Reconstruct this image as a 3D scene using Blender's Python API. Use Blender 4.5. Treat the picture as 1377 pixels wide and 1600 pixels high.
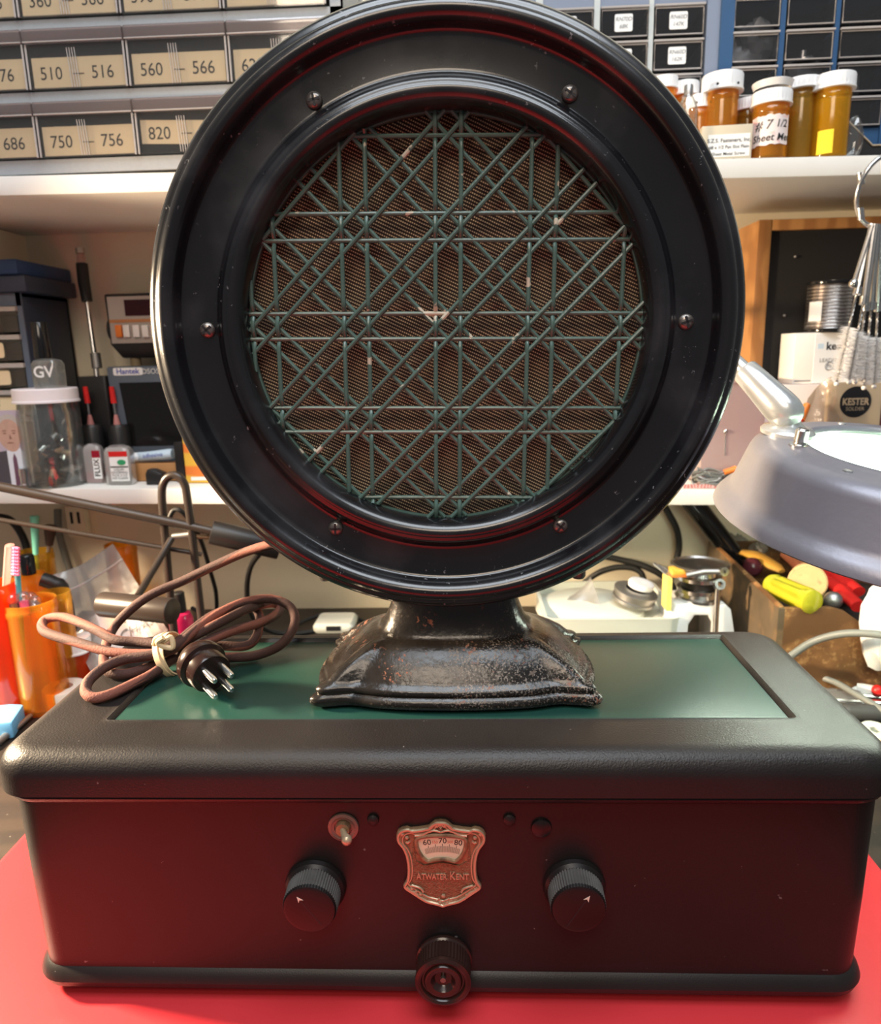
import bpy, bmesh, math, random
from mathutils import Vector, Matrix
for o in list(bpy.data.objects): bpy.data.objects.remove(o, do_unlink=True)
S = bpy.context.scene; COL = S.collection
PI = math.pi; R_ = math.radians
V3 = Vector
random.seed(7)

# ------------------------------------------------------------------ camera
FPX, IW, IH = 1127.083, 1377.0, 1600.0
CAM = V3((.0199155, -.307194, .334399)); PIT, YAW, ROL = .217233, .0437166, .0247477
_f = V3((-math.sin(YAW)*math.cos(PIT), math.cos(YAW)*math.cos(PIT), -math.sin(PIT)))
_r = V3((math.cos(YAW), math.sin(YAW), 0)); _u = _r.cross(_f)
CR = _r*math.cos(ROL) - _u*math.sin(ROL); CU = _u*math.cos(ROL) + _r*math.sin(ROL); CF = _f
cd = bpy.data.cameras.new('camera'); cam = bpy.data.objects.new('camera', cd); COL.objects.link(cam)
cam.matrix_world = Matrix(((CR.x, CU.x, -CF.x, CAM.x), (CR.y, CU.y, -CF.y, CAM.y), (CR.z, CU.z, -CF.z, CAM.z), (0, 0, 0, 1)))
cd.sensor_fit = 'AUTO'; cd.sensor_width = 36.0; cd.lens = FPX/IH*36.0
cd.clip_start = .01; cd.clip_end = 20
cd.dof.use_dof = True; cd.dof.focus_distance = .375; cd.dof.aperture_fstop = 13.0
S.camera = cam

def at(px, py, Y=None, Z=None, X=None):          # pixel of the photograph -> point on a world plane
    d = CF + CR*((px-IW/2)/FPX) - CU*((py-IH/2)/FPX)
    if Y is not None: t = (Y-CAM.y)/d.y
    elif Z is not None: t = (Z-CAM.z)/d.z
    else: t = (X-CAM.x)/d.x
    return CAM + d*t
def mpp(p): return (p-CAM).dot(CF)/FPX           # metres per pixel at a point

# ------------------------------------------------------------------ world, lights, exposure
S.view_settings.view_transform = 'Standard'; S.view_settings.look = 'None'
S.view_settings.exposure = 0.0; S.view_settings.gamma = 1.0; S.view_settings.use_curve_mapping = False
W = bpy.data.worlds.new('room_light'); S.world = W; W.use_nodes = True
W.node_tree.nodes['Background'].inputs[0].default_value = (.95, .97, 1, 1)
W.node_tree.nodes['Background'].inputs[1].default_value = .16
def area(name, loc, target, sx, sy, power, color, spread=180):
    l = bpy.data.lights.new(name, 'AREA'); l.shape = 'RECTANGLE'; l.size = sx; l.size_y = sy; l.energy = power; l.color = color
    o = bpy.data.objects.new(name, l); COL.objects.link(o); o.location = loc
    o.rotation_euler = (V3(target)-V3(loc)).to_track_quat('-Z', 'Y').to_euler(); l.spread = R_(spread); return o
area('ceiling_fluorescent', (.10, -.35, 1.65), (.05, .2, .2), 1.3, .75, 26, (.86, .93, 1))
area('bench_lamp_bulb', (-.76, .14, .415), (-.20, .10, .1), .09, .09, 16, (1, .76, .50), 115)
area('room_lamp', (-.15, -1.15, 1.35), (0, .3, .35), .7, .5, 10.5, (1, .83, .66))

# ------------------------------------------------------------------ materials
def nd(nt, t, **kw):
    n = nt.nodes.new(t)
    for k, v in kw.items(): setattr(n, k, v)
    return n
def mat(name, col, rough=.5, metal=0., spec=.5, var=.0, vscale=30., bump=0., bscale=200., coat=0., rvar=0., trans=0., ior=1.45, emit=None, estr=0., alpha=1., sheen=0.):
    m = bpy.data.materials.new(name); m.use_nodes = True; nt = m.node_tree; b = nt.nodes['Principled BSDF']
    b.inputs['Base Color'].default_value = (*col, 1); b.inputs['Roughness'].default_value = rough
    b.inputs['Metallic'].default_value = metal; b.inputs['Specular IOR Level'].default_value = spec
    b.inputs['Coat Weight'].default_value = coat; b.inputs['Coat Roughness'].default_value = .13
    b.inputs['Transmission Weight'].default_value = trans; b.inputs['IOR'].default_value = ior
    b.inputs['Sheen Weight'].default_value = sheen
    if emit: b.inputs['Emission Color'].default_value = (*emit, 1); b.inputs['Emission Strength'].default_value = estr
    tc = nd(nt, 'ShaderNodeTexCoord')
    if var or rvar:
        n = nd(nt, 'ShaderNodeTexNoise'); n.inputs['Scale'].default_value = vscale; n.inputs['Detail'].default_value = 5
        nt.links.new(tc.outputs['Object'], n.inputs['Vector'])
        if var:
            mx = nd(nt, 'ShaderNodeMix', data_type='RGBA')
            mx.inputs[6].default_value = (*[max(0, c*(1-var)) for c in col], 1); mx.inputs[7].default_value = (*[min(1, c*(1+var)) for c in col], 1)
            nt.links.new(n.outputs['Fac'], mx.inputs[0]); nt.links.new(mx.outputs[2], b.inputs['Base Color'])
        if rvar:
            mr = nd(nt, 'ShaderNodeMapRange'); mr.inputs[1].default_value = .3; mr.inputs[2].default_value = .7
            mr.inputs[3].default_value = rough-rvar; mr.inputs[4].default_value = rough+rvar
            nt.links.new(n.outputs['Fac'], mr.inputs[0]); nt.links.new(mr.outputs[0], b.inputs['Roughness'])
    if bump:
        n2 = nd(nt, 'ShaderNodeTexNoise'); n2.inputs['Scale'].default_value = bscale; n2.inputs['Detail'].default_value = 3
        bp = nd(nt, 'ShaderNodeBump'); bp.inputs['Strength'].default_value = bump; bp.inputs['Distance'].default_value = .001
        nt.links.new(tc.outputs['Object'], n2.inputs['Vector']); nt.links.new(n2.outputs['Fac'], bp.inputs['Height']); nt.links.new(bp.outputs[0], b.inputs['Normal'])
    return m
def patches(m, col, scale, lo, hi, rough=None, detail=8, stretch=(1, 1, 1), mask=None):   # worn spots mixed over a base paint
    nt = m.node_tree; b = nt.nodes['Principled BSDF']; tc = nd(nt, 'ShaderNodeTexCoord'); mp = nd(nt, 'ShaderNodeMapping'); mp.inputs['Scale'].default_value = stretch
    n = nd(nt, 'ShaderNodeTexNoise'); n.inputs['Scale'].default_value = scale; n.inputs['Detail'].default_value = detail
    r = nd(nt, 'ShaderNodeMapRange'); r.inputs[1].default_value = lo; r.inputs[2].default_value = hi
    nt.links.new(tc.outputs['Object'], mp.inputs[0]); nt.links.new(mp.outputs[0], n.inputs['Vector']); nt.links.new(n.outputs['Fac'], r.inputs[0])
    if mask:
        n3 = nd(nt, 'ShaderNodeTexNoise'); n3.inputs['Scale'].default_value = mask[0]; n3.inputs['Detail'].default_value = 3; r3 = nd(nt, 'ShaderNodeMapRange'); r3.inputs[1].default_value = mask[1]; r3.inputs[2].default_value = mask[2]
        mu = nd(nt, 'ShaderNodeMath', operation='MULTIPLY'); nt.links.new(tc.outputs['Object'], n3.inputs['Vector']); nt.links.new(n3.outputs['Fac'], r3.inputs[0]); nt.links.new(r.outputs[0], mu.inputs[0]); nt.links.new(r3.outputs[0], mu.inputs[1]); r = mu
    mx = nd(nt, 'ShaderNodeMix', data_type='RGBA'); mx.inputs[7].default_value = (*col, 1); mx.inputs[6].default_value = b.inputs['Base Color'].default_value
    l = b.inputs['Base Color'].links
    if l: nt.links.new(l[0].from_socket, mx.inputs[6])
    nt.links.new(r.outputs[0], mx.inputs[0]); nt.links.new(mx.outputs[2], b.inputs['Base Color'])
    if rough is not None:
        mr = nd(nt, 'ShaderNodeMix', data_type='FLOAT'); mr.inputs[2].default_value = b.inputs['Roughness'].default_value; mr.inputs[3].default_value = rough
        if b.inputs['Roughness'].links: nt.links.new(b.inputs['Roughness'].links[0].from_socket, mr.inputs[2])
        nt.links.new(r.outputs[0], mr.inputs[0]); nt.links.new(mr.outputs[0], b.inputs['Roughness'])
    return m
def clear(name, tint=(1, 1, 1), haze=.08, gloss=.06, rough=.06, hazecol=None, bump=0., bscale=60.):   # thin clear plastic
    m = bpy.data.materials.new(name); m.use_nodes = True; nt = m.node_tree
    for n in list(nt.nodes): nt.nodes.remove(n)
    out = nd(nt, 'ShaderNodeOutputMaterial'); t = nd(nt, 'ShaderNodeBsdfTransparent'); t.inputs[0].default_value = (*tint, 1)
    d = nd(nt, 'ShaderNodeBsdfDiffuse'); d.inputs[0].default_value = (*(hazecol or tint), 1); tr = nd(nt, 'ShaderNodeBsdfTranslucent'); tr.inputs[0].default_value = (*(hazecol or tint), 1)
    g = nd(nt, 'ShaderNodeBsdfGlossy'); g.inputs['Roughness'].default_value = rough
    a0 = nd(nt, 'ShaderNodeMixShader'); a0.inputs[0].default_value = .5; nt.links.new(d.outputs[0], a0.inputs[1]); nt.links.new(tr.outputs[0], a0.inputs[2])
    a = nd(nt, 'ShaderNodeMixShader'); a.inputs[0].default_value = haze; nt.links.new(t.outputs[0], a.inputs[1]); nt.links.new(a0.outputs[0], a.inputs[2])
    lw = nd(nt, 'ShaderNodeLayerWeight'); lw.inputs[0].default_value = .25
    mr = nd(nt, 'ShaderNodeMapRange'); mr.inputs[3].default_value = gloss; mr.inputs[4].default_value = min(1, gloss+.55)
    nt.links.new(lw.outputs['Fresnel'], mr.inputs[0])
    b = nd(nt, 'ShaderNodeMixShader'); nt.links.new(mr.outputs[0], b.inputs[0]); nt.links.new(a.outputs[0], b.inputs[1]); nt.links.new(g.outputs[0], b.inputs[2])
    if bump:
        tc = nd(nt, 'ShaderNodeTexCoord'); n2 = nd(nt, 'ShaderNodeTexNoise'); n2.inputs['Scale'].default_value = bscale; bp = nd(nt, 'ShaderNodeBump'); bp.inputs['Strength'].default_value = bump; bp.inputs['Distance'].default_value = .01
        nt.links.new(tc.outputs['Object'], n2.inputs['Vector']); nt.links.new(n2.outputs['Fac'], bp.inputs['Height']); nt.links.new(bp.outputs[0], g.inputs['Normal']); nt.links.new(bp.outputs[0], d.inputs['Normal'])
    nt.links.new(b.outputs[0], out.inputs[0]); return m
def stripes(m, c2, scale, direction='X', distort=0., lo=.4, hi=.6, uv=False, rot=(0, 0, 0), detail=2., dscale=1., profile='SIN'):   # second colour in bands
    nt = m.node_tree; b = nt.nodes['Principled BSDF']; tc = nd(nt, 'ShaderNodeTexCoord'); mp = nd(nt, 'ShaderNodeMapping'); mp.inputs['Rotation'].default_value = rot
    w = nd(nt, 'ShaderNodeTexWave', bands_direction=direction, wave_profile=profile); w.inputs['Scale'].default_value = scale; w.inputs['Distortion'].default_value = distort
    w.inputs['Detail'].default_value = detail; w.inputs['Detail Scale'].default_value = dscale
    nt.links.new(tc.outputs['UV' if uv else 'Object'], mp.inputs[0]); nt.links.new(mp.outputs[0], w.inputs['Vector'])
    r = nd(nt, 'ShaderNodeMapRange'); r.inputs[1].default_value = lo; r.inputs[2].default_value = hi; nt.links.new(w.outputs['Fac'], r.inputs[0])
    mx = nd(nt, 'ShaderNodeMix', data_type='RGBA'); mx.inputs[7].default_value = (*c2, 1); mx.inputs[6].default_value = b.inputs['Base Color'].default_value
    l = b.inputs['Base Color'].links
    if l: nt.links.new(l[0].from_socket, mx.inputs[6])
    nt.links.new(r.outputs[0], mx.inputs[0]); nt.links.new(mx.outputs[2], b.inputs['Base Color']); return m

M = {}
M['enamel'] = patches(mat('black_brown_wrinkle_enamel', (.013, .011, .011), .40, spec=.42, bump=.22, bscale=1000, var=.2, vscale=25, rvar=.04), (.11, .10, .10), 260, .735, .76)
M['green'] = patches(mat('dark_green_enamel', (.010, .043, .034), .33, bump=.06, bscale=1100, var=.08, vscale=12), (.1, .13, .11), 300, .74, .77)
M['gloss'] = patches(patches(mat('black_gloss_japan', (.006, .006, .0075), .25, spec=.55, bump=.02, bscale=500, rvar=.07, vscale=18, coat=.5), (.16, .16, .17), 380, .665, .69, rough=.5, mask=(30, .5, .62)), (.022, .022, .025), 22, .5, .7, rough=.34)
M['housing'] = mat('black_housing_paint', (.008, .007, .007), .3)
M['grille'] = patches(mat('sage_green_grille_paint', (.070, .125, .105), .30, spec=.6, var=.2, vscale=90, bump=.12, bscale=700), (.50, .44, .34), 75, .668, .688, rough=.6)
M['cast'] = patches(patches(patches(mat('black_cast_iron_paint', (.012, .010, .009), .24, spec=.6, var=.3, vscale=60, bump=.22, bscale=320, rvar=.08), (.20, .165, .14), 900, .55, .60, rough=.55, mask=(16, .50, .64)), (.12, .085, .065), 420, .60, .66, rough=.5, mask=(15, .46, .62)), (.20, .06, .03), 420, .58, .64, rough=.6, mask=(45, .56, .66))
M['bakelite'] = mat('black_bakelite', (.010, .008, .008), .34, spec=.32)
M['bakelite_brown'] = mat('dark_brown_bakelite', (.022, .010, .008), .2, spec=.55)
M['knurl'] = mat('dusty_fluted_bakelite', (.075, .070, .066), .5, bump=.1, bscale=900, var=.5, vscale=120)
M['pointer'] = mat('ivory_pointer_fill', (.62, .58, .48), .6)
M['brass'] = patches(mat('aged_brass_plate', (.27, .17, .095), .45, metal=.35, var=.3, vscale=200, bump=.2, bscale=600), (.11, .06, .035), 150, .5, .7, rough=.55)
M['copper'] = mat('stippled_copper_field', (.24, .11, .06), .5, metal=.3, var=.45, vscale=420, bump=.9, bscale=1300)
M['brasslite'] = mat('worn_brass_highlight', (.46, .35, .23), .36, metal=.5)
M['ivory'] = mat('ivory_dial_paper', (.62, .56, .40), .6, var=.12, vscale=90)
M['ink'] = mat('black_ink', (.012, .012, .014), .6)
M['redink'] = mat('red_ink', (.55, .06, .03), .6)
M['inkgray'] = mat('grey_handwriting_ink', (.17, .17, .18), .7)
M['steel'] = mat('bright_steel', (.62, .61, .60), .25, metal=1, var=.1)
M['dullsteel'] = mat('dull_grey_metal', (.36, .35, .34), .42, metal=.9, var=.15)
M['screw'] = mat('dark_plated_screw', (.20, .18, .165), .30, metal=.75, var=.3, vscale=200)
M['redmat'] = mat('red_silicone_mat', (.55, .032, .040), .40, spec=.45, var=.05, vscale=10, bump=.04, bscale=250)
M['bench'] = stripes(mat('dark_stained_bench_top', (.020, .015, .012), .5, var=.3, vscale=40, bump=.1, bscale=150), (.032, .022, .016), 9, 'Y', 4, .3, .8)
M['bench'] = patches(M['bench'], (.22, .20, .17), 160, .70, .73)
M['bodyenamel'] = patches(mat('black_brown_front_enamel', (.012, .010, .010), .38, spec=.38, bump=.08, bscale=1400, var=.2, vscale=25), (.11, .10, .10), 260, .735, .76)
M['white'] = mat('white_melamine', (.80, .78, .73), .42, var=.03)
M['wall'] = mat('cream_wall_paint', (.84, .75, .57), .65, var=.05, vscale=6, bump=.05, bscale=120)
M['graymetal'] = mat('grey_hammered_cabinet_metal', (.34, .36, .38), .42, var=.08, vscale=300, bump=.2, bscale=500)
M['palegray'] = mat('pale_grey_cabinet_plastic', (.55, .58, .56), .45)
M['bluegray'] = mat('blue_grey_cabinet_side', (.21, .25, .33), .4)
M['blue'] = mat('blue_cabinet_metal', (.028, .085, .19), .4, var=.1)
M['navy'] = mat('navy_blue_cabinet', (.035, .048, .085), .5, var=.15, vscale=20)
M['slate'] = mat('slate_blue_cabinet_front', (.11, .14, .20), .45)
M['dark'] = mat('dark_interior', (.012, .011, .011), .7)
M['darkbrown'] = stripes(mat('dark_brown_drawer_contents', (.030, .018, .013), .6), (.07, .035, .02), 60, 'Z', 3, .4, .8)
M['clear'] = clear('clear_drawer_plastic', (.96, .96, .95), .035, .05, .05)
M['smoke'] = clear('smoky_drawer_plastic', (.84, .84, .85), .04, .07, .06, hazecol=(.35, .35, .36))
M['edge'] = mat('drawer_edge_highlight_plastic', (.62, .57, .54), .2, trans=.3)
M['lip'] = clear('pinkish_drawer_lip_plastic', (.9, .86, .85), .30, .10, .08, hazecol=(.62, .52, .50))
M['dullpink'] = mat('dull_pink_brush_tip', (.50, .20, .18), .5)
M['card'] = mat('manila_label_card', (.84, .67, .44), .75, var=.05, vscale=60)
M['paper'] = mat('white_paper', (.82, .82, .80), .7)
M['kraft'] = mat('kraft_cardboard', (.52, .40, .26), .75, var=.08)
M['buffcard'] = mat('buff_carton_board', (.62, .54, .40), .7, var=.05)
M['amber'] = clear('amber_pill_bottle_plastic', (1, .66, .15), .26, .04, .12, hazecol=(.98, .54, .07))
M['amberred'] = clear('orange_red_bottle_plastic', (1, .24, .04), .40, .04, .12, hazecol=(1, .17, .02))
M['olive'] = clear('olive_amber_bottle_plastic', (.86, .66, .20), .26, .04, .12, hazecol=(.80, .52, .08))
M['yellowamber'] = clear('yellow_amber_bottle_plastic', (1, .78, .10), .28, .04, .12, hazecol=(1, .62, .03))
M['cap'] = mat('white_cap_plastic', (.82, .82, .82), .4)
M['glass'] = clear('clear_glass', (.95, .97, .96), .05, .10, .03)
M['bag'] = clear('clear_zip_bag_film', (.93, .93, .93), .36, .07, .28, hazecol=(.62, .60, .58), bump=.35, bscale=45)
M['oak'] = stripes(mat('honey_oak_veneer', (.42, .20, .065), .45, var=.2, vscale=25), (.30, .13, .04), 14, 'X', 6, .3, .8)
M['cloth'] = mat('black_speaker_cloth', (.012, .011, .011), .9, bump=.3, bscale=1500)
M['black'] = mat('black_plastic', (.014, .013, .013), .4)
M['blackgloss'] = mat('glossy_black_plastic', (.010, .010, .011), .12)
M['tubeblack'] = mat('black_painted_steel_tube', (.030, .022, .018), .32, spec=.5)
M['hammer'] = mat('silver_grey_hammertone', (.23, .23, .27), .34, metal=.3, var=.05, vscale=200, bump=.08, bscale=350)
M['silver'] = mat('silver_painted_metal', (.50, .52, .53), .26, metal=.6, bump=.05, bscale=300)
M['lampwhite'] = mat('white_lamp_reflector', (.85, .90, .84), .4)
M['tubelight'] = mat('fluorescent_ring_glow', (1, 1, 1), .5, emit=(.90, 1, .84), estr=20)
M['chip'] = stripes(patches(mat('stained_hardboard', (.22, .105, .038), .6, var=.5, vscale=90, bump=.3, bscale=160), (.40, .22, .085), 190, .52, .66, detail=10), (.12, .055, .02), 7, 'Z', 14, .6, .9)
M['chipgray'] = patches(mat('greyed_hardboard', (.11, .078, .045), .65, var=.4, vscale=50), (.20, .12, .055), 40, .5, .65)
M['offwhite'] = mat('off_white_plastic', (.66, .68, .60), .45)
M['rubber'] = mat('black_rubber', (.016, .016, .016), .5)
M['graycable'] = mat('grey_cable_jacket', (.17, .18, .17), .45)
M['yellowclear'] = mat('yellow_translucent_acetate', (.62, .60, .04), .12, trans=.45)
M['red'] = mat('red_plastic', (.62, .02, .018), .32)
M['orange'] = mat('orange_plastic', (.75, .20, .03), .4)
M['bluep'] = mat('blue_plastic', (.02, .10, .62), .3)
M['skyblue'] = mat('sky_blue_plastic', (.16, .45, .75), .45)
M['pink'] = mat('pink_plastic', (.85, .16, .32), .4)
M['teal'] = mat('teal_plastic', (.20, .62, .48), .4)
M['copperpipe'] = mat('copper_rod', (.72, .36, .20), .28, metal=.9)
M['cork'] = patches(mat('cork_wood', (.66, .42, .19), .7, var=.2, vscale=80), (.5, .22, .1), 110, .6, .7)
M['purple'] = mat('dark_maroon_ball', (.09, .02, .03), .15)
M['bristle'] = mat('white_nylon_bristle', (.82, .80, .78), .5)
M['band'] = mat('tan_rubber_band', (.72, .55, .34), .6)
M['solder'] = stripes(mat('solder_wire_winding', (.60, .57, .54), .25, metal=.95), (.30, .26, .24), 90, 'Z', 1, .3, .7)
M['redliquid'] = mat('dark_red_liquid', (.30, .01, .025), .2)
M['milky'] = clear('milky_bottle_plastic', (.9, .86, .85), .62, .05, .25, hazecol=(.78, .74, .72))
M['pinkred'] = mat('pink_red_varnish', (.62, .02, .10), .15)
M['screen'] = mat('black_screen_glass', (.010, .008, .008), .12)
M['monitorgray'] = mat('dark_blue_grey_plastic', (.10, .12, .15), .5)
M['display'] = mat('dark_red_display_window', (.035, .004, .005), .15)
M['panelgray'] = mat('beige_grey_front_panel', (.40, .36, .33), .45)
M['yellowcard'] = stripes(mat('yellow_orange_carton', (.80, .48, .06), .5), (.80, .22, .04), 12, 'Z', 3, .5, .8)
M['skin'] = mat('printed_skin_tone', (.46, .29, .23), .5, var=.15, vscale=200)
M['greyhair'] = mat('printed_grey_hair', (.42, .38, .36), .5)
M['suit'] = mat('printed_dark_suit', (.06, .055, .07), .5)
M['shirt'] = mat('printed_pale_shirt', (.62, .66, .74), .5)
M['tie'] = mat('printed_plum_tie', (.13, .06, .10), .5)
M['lilac'] = mat('printed_lilac_ground', (.42, .36, .44), .5)
M['greenink'] = mat('green_ink', (.03, .30, .12), .5)
M['blueink'] = mat('blue_ink', (.05, .07, .35), .5)
M['lightblue'] = mat('pale_blue_print', (.55, .68, .78), .5)
M['ceramic'] = mat('mottled_stone_grey', (.28, .26, .22), .6, var=.5, vscale=60, bump=.4, bscale=90)
M['yellowpaper'] = mat('yellow_paper_slip', (.85, .62, .03), .7)
M['pinklabel'] = patches(mat('pale_pink_label', (.78, .68, .66), .7), (.75, .45, .42), 90, .58, .66)

def fabric():      # open-weave loudspeaker cloth: slanted cream flecks on dark brown
    m = mat('brown_woven_speaker_cloth', (.026, .013, .009), .85); nt = m.node_tree; b = nt.nodes['Principled BSDF']
    tc = nd(nt, 'ShaderNodeTexCoord'); last = None
    for rot, sc, lo, hi in ((R_(65), 392, .50, .74), (R_(-20), 560, .12, .42)):
        mp = nd(nt, 'ShaderNodeMapping'); mp.inputs['Rotation'].default_value = (0, rot, 0)
        w = nd(nt, 'ShaderNodeTexWave', bands_direction='X'); w.inputs['Scale'].default_value = sc/2; w.inputs['Distortion'].default_value = .4; w.inputs['Detail'].default_value = 1
        nt.links.new(tc.outputs['Object'], mp.inputs[0]); nt.links.new(mp.outputs[0], w.inputs['Vector'])
        r = nd(nt, 'ShaderNodeMapRange'); r.inputs[1].default_value = lo; r.inputs[2].default_value = hi; nt.links.new(w.outputs['Fac'], r.inputs[0])
        if last is None: last = r
        else:
            mu = nd(nt, 'ShaderNodeMath', operation='MULTIPLY'); nt.links.new(last.outputs[0], mu.inputs[0]); nt.links.new(r.outputs[0], mu.inputs[1]); last = mu
    n = nd(nt, 'ShaderNodeTexNoise'); n.inputs['Scale'].default_value = 14; n.inputs['Detail'].default_value = 4
    nt.links.new(tc.outputs['Object'], n.inputs['Vector'])
    cr = nd(nt, 'ShaderNodeMix', data_type='RGBA'); cr.inputs[6].default_value = (.33, .22, .135, 1); cr.inputs[7].default_value = (.60, .45, .27, 1); nt.links.new(n.outputs['Fac'], cr.inputs[0])
    mx = nd(nt, 'ShaderNodeMix', data_type='RGBA'); mx.inputs[6].default_value = (.022, .010, .007, 1); nt.links.new(cr.outputs[2], mx.inputs[7])
    nt.links.new(last.outputs[0], mx.inputs[0]); nt.links.new(mx.outputs[2], b.inputs['Base Color']); return m
M['weave'] = fabric()
def cordmat():     # braided cotton cord: lit side painted rust pink, shaded side and tracer painted dark
    m = mat('braided_cotton_cord', (.23, .075, .052), .8, bump=.4, bscale=900); 
    stripes(m, (.026, .013, .012), .31416, 'X', 2.6, .30, .44, uv=True, detail=3, dscale=1.0)
    return stripes(m, (.12, .045, .035), 30, 'DIAGONAL', .8, .62, .9, uv=True)
M['cord'] = cordmat()

# ------------------------------------------------------------------ mesh helpers
def root_of(o):
    while o.parent: o = o.parent
    return o
def crv(pts, sub=8, closed=False):
    P = [V3(p) for p in pts]; out = []; n = len(P)
    for i in range(n if closed else n-1):
        if closed: a, b, c, d = P[i-1], P[i], P[(i+1) % n], P[(i+2) % n]
        else: b, c = P[i], P[i+1]; a = P[i-1] if i else b*2-c; d = P[i+2] if i+2 < n else c*2-b
        for k in range(sub):
            t = k/sub; out.append(.5*((2*b)+(c-a)*t+(2*a-5*b+4*c-d)*t*t+(3*b-a-3*c+d)*t**3))
    if not closed: out.append(P[-1])
    return out
class MB:
    def __init__(s): s.v = []; s.f = []; s.m = []; s.uv = {}; s.mi = 0
    def add(s, vs, fs, uvs=None):
        b = len(s.v); s.v += [V3(v) for v in vs]
        for i, f in enumerate(fs):
            s.f.append([b+k for k in f]); s.m.append(s.mi)
            if uvs: s.uv[len(s.f)-1] = uvs[i]
        return s
    def loops(s, L, cap0=True, cap1=True, closed=True, ring=False):
        n = len(L[0]); vs = [p for l in L for p in l]; fs = []; k = len(L)
        for j in range(k if ring else k-1):
            j2 = (j+1) % k
            for i in range(n if closed else n-1):
                i2 = (i+1) % n; fs.append([j*n+i, j*n+i2, j2*n+i2, j2*n+i])
        if cap0 and not ring: fs.append(list(range(n))[::-1])
        if cap1 and not ring: fs.append([(k-1)*n+i for i in range(n)])
        return s.add(vs, fs)
    def box(s, x0, x1, y0, y1, z0, z1, T=None):
        vs = [V3((x, y, z)) for z in (z0, z1) for y in (y0, y1) for x in (x0, x1)]
        if T: vs = [T @ v for v in vs]
        return s.add(vs, [[0, 2, 3, 1], [4, 5, 7, 6], [0, 1, 5, 4], [2, 6, 7, 3], [0, 4, 6, 2], [1, 3, 7, 5]])
    def hexa(s, a, b, c, d, e, f, g, h):      # bottom a b c d, top e f g h
        return s.add([a, b, c, d, e, f, g, h], [[3, 2, 1, 0], [4, 5, 6, 7], [0, 1, 5, 4], [1, 2, 6, 5], [2, 3, 7, 6], [3, 0, 4, 7]])
    def lathe(s, prof, o=(0, 0, 0), ax=(0, 0, 1), n=32, cap0=False, cap1=False, ring=False, ref=None):
        o = V3(o); a = V3(ax).normalized(); u = V3(ref) if ref else (V3((1, 0, 0)) if abs(a.x) < .8 else V3((0, 1, 0)))
        u = (u-a*u.dot(a)).normalized(); w = a.cross(u)
        L = [[o+a*h+(u*math.cos(2*PI*i/n)+w*math.sin(2*PI*i/n))*max(r, 1e-5) for i in range(n)] for r, h in prof]
        return s.loops(L, cap0, cap1, ring=ring)
    def cyl(s, p0, p1, r0, r1=None, n=20):
        p0 = V3(p0); d = V3(p1)-p0; return s.lathe([(r0, 0), (r0 if r1 is None else r1, d.length)], p0, d, n, True, True)
    def sph(s, c, r, sc=(1, 1, 1), n=16, T=None):
        L = [];
        for j in range(1, n//2):
            t = PI*j/(n//2); L.append([V3(c)+V3((r*sc[0]*math.sin(t)*math.cos(2*PI*i/n), r*sc[1]*math.sin(t)*math.sin(2*PI*i/n), -r*sc[2]*math.cos(t))) for i in range(n)])
        b = len(s.v); s.loops(L, True, True); return s
    def tube(s, pts, r, n=10, closed=False, sub=0, flat=1., tw=0.):
        if sub:
            n0 = len(pts); pts = crv(pts, sub, closed)
            if isinstance(r, (list, tuple)):
                q = len(pts); r = [(lambda t: r[int(t)]*(1-t % 1)+r[min(int(t)+1, len(r)-1)]*(t % 1))((len(r)-1)*i/(q-1)) for i in range(q)]
        pts = [V3(p) for p in pts]; k = len(pts); L = []; u = None; d = 0.; D = [0.]
        for i in range(1, k): d += (pts[i]-pts[i-1]).length; D.append(d)
        for i, p in enumerate(pts):
            t = (pts[(i+1) % k]-pts[i-1]) if (closed or 0 < i < k-1) else (pts[1]-pts[0] if i == 0 else pts[-1]-pts[-2])
            t = t.normalized() if t.length else V3((0, 0, 1))
            if u is None:
                u = V3((0, 0, 1)); u = u-t*u.dot(t)
                if u.length < .1: u = V3((1, 0, 0)); u = u-t*u.dot(t)
            else: u = u-t*u.dot(t)
            u.normalize(); w = t.cross(u); rr = r[i] if isinstance(r, (list, tuple)) else r
            L.append([p+(u*math.cos(2*PI*a/n)*flat+w*math.sin(2*PI*a/n))*rr for a in range(n)])
        vs = [p for l in L for p in l]; fs = []; uvs = []; rm = r if not isinstance(r, (list, tuple)) else max(r)
        for j in range(k if closed else k-1):
            j2 = (j+1) % k; dv = D[j]/(2*PI*rm); dv2 = (D[j+1] if j+1 < k else d+(pts[0]-pts[-1]).length)/(2*PI*rm)
            for i in range(n):
                i2 = (i+1) % n; fs.append([j*n+i, j*n+i2, j2*n+i2, j2*n+i]); uvs.append([(i/n+tw*dv, dv), ((i+1)/n+tw*dv, dv), ((i+1)/n+tw*dv2, dv2), (i/n+tw*dv2, dv2)])
        if not closed:
            fs.append(list(range(n))[::-1]); fs.append([(k-1)*n+i for i in range(n)]); uvs += [[(0, 0)]*n, [(0, 0)]*n]
        return s.add(vs, fs, uvs)
    def prism(s, out, o, u, v, w, d0, d1):    # 2-D outline in frame (o; u, v) pushed along w
        o, u, v, w = V3(o), V3(u), V3(v), V3(w)
        return s.loops([[o+u*a+v*b+w*d for a, b in out] for d in (d0, d1)])
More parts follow.
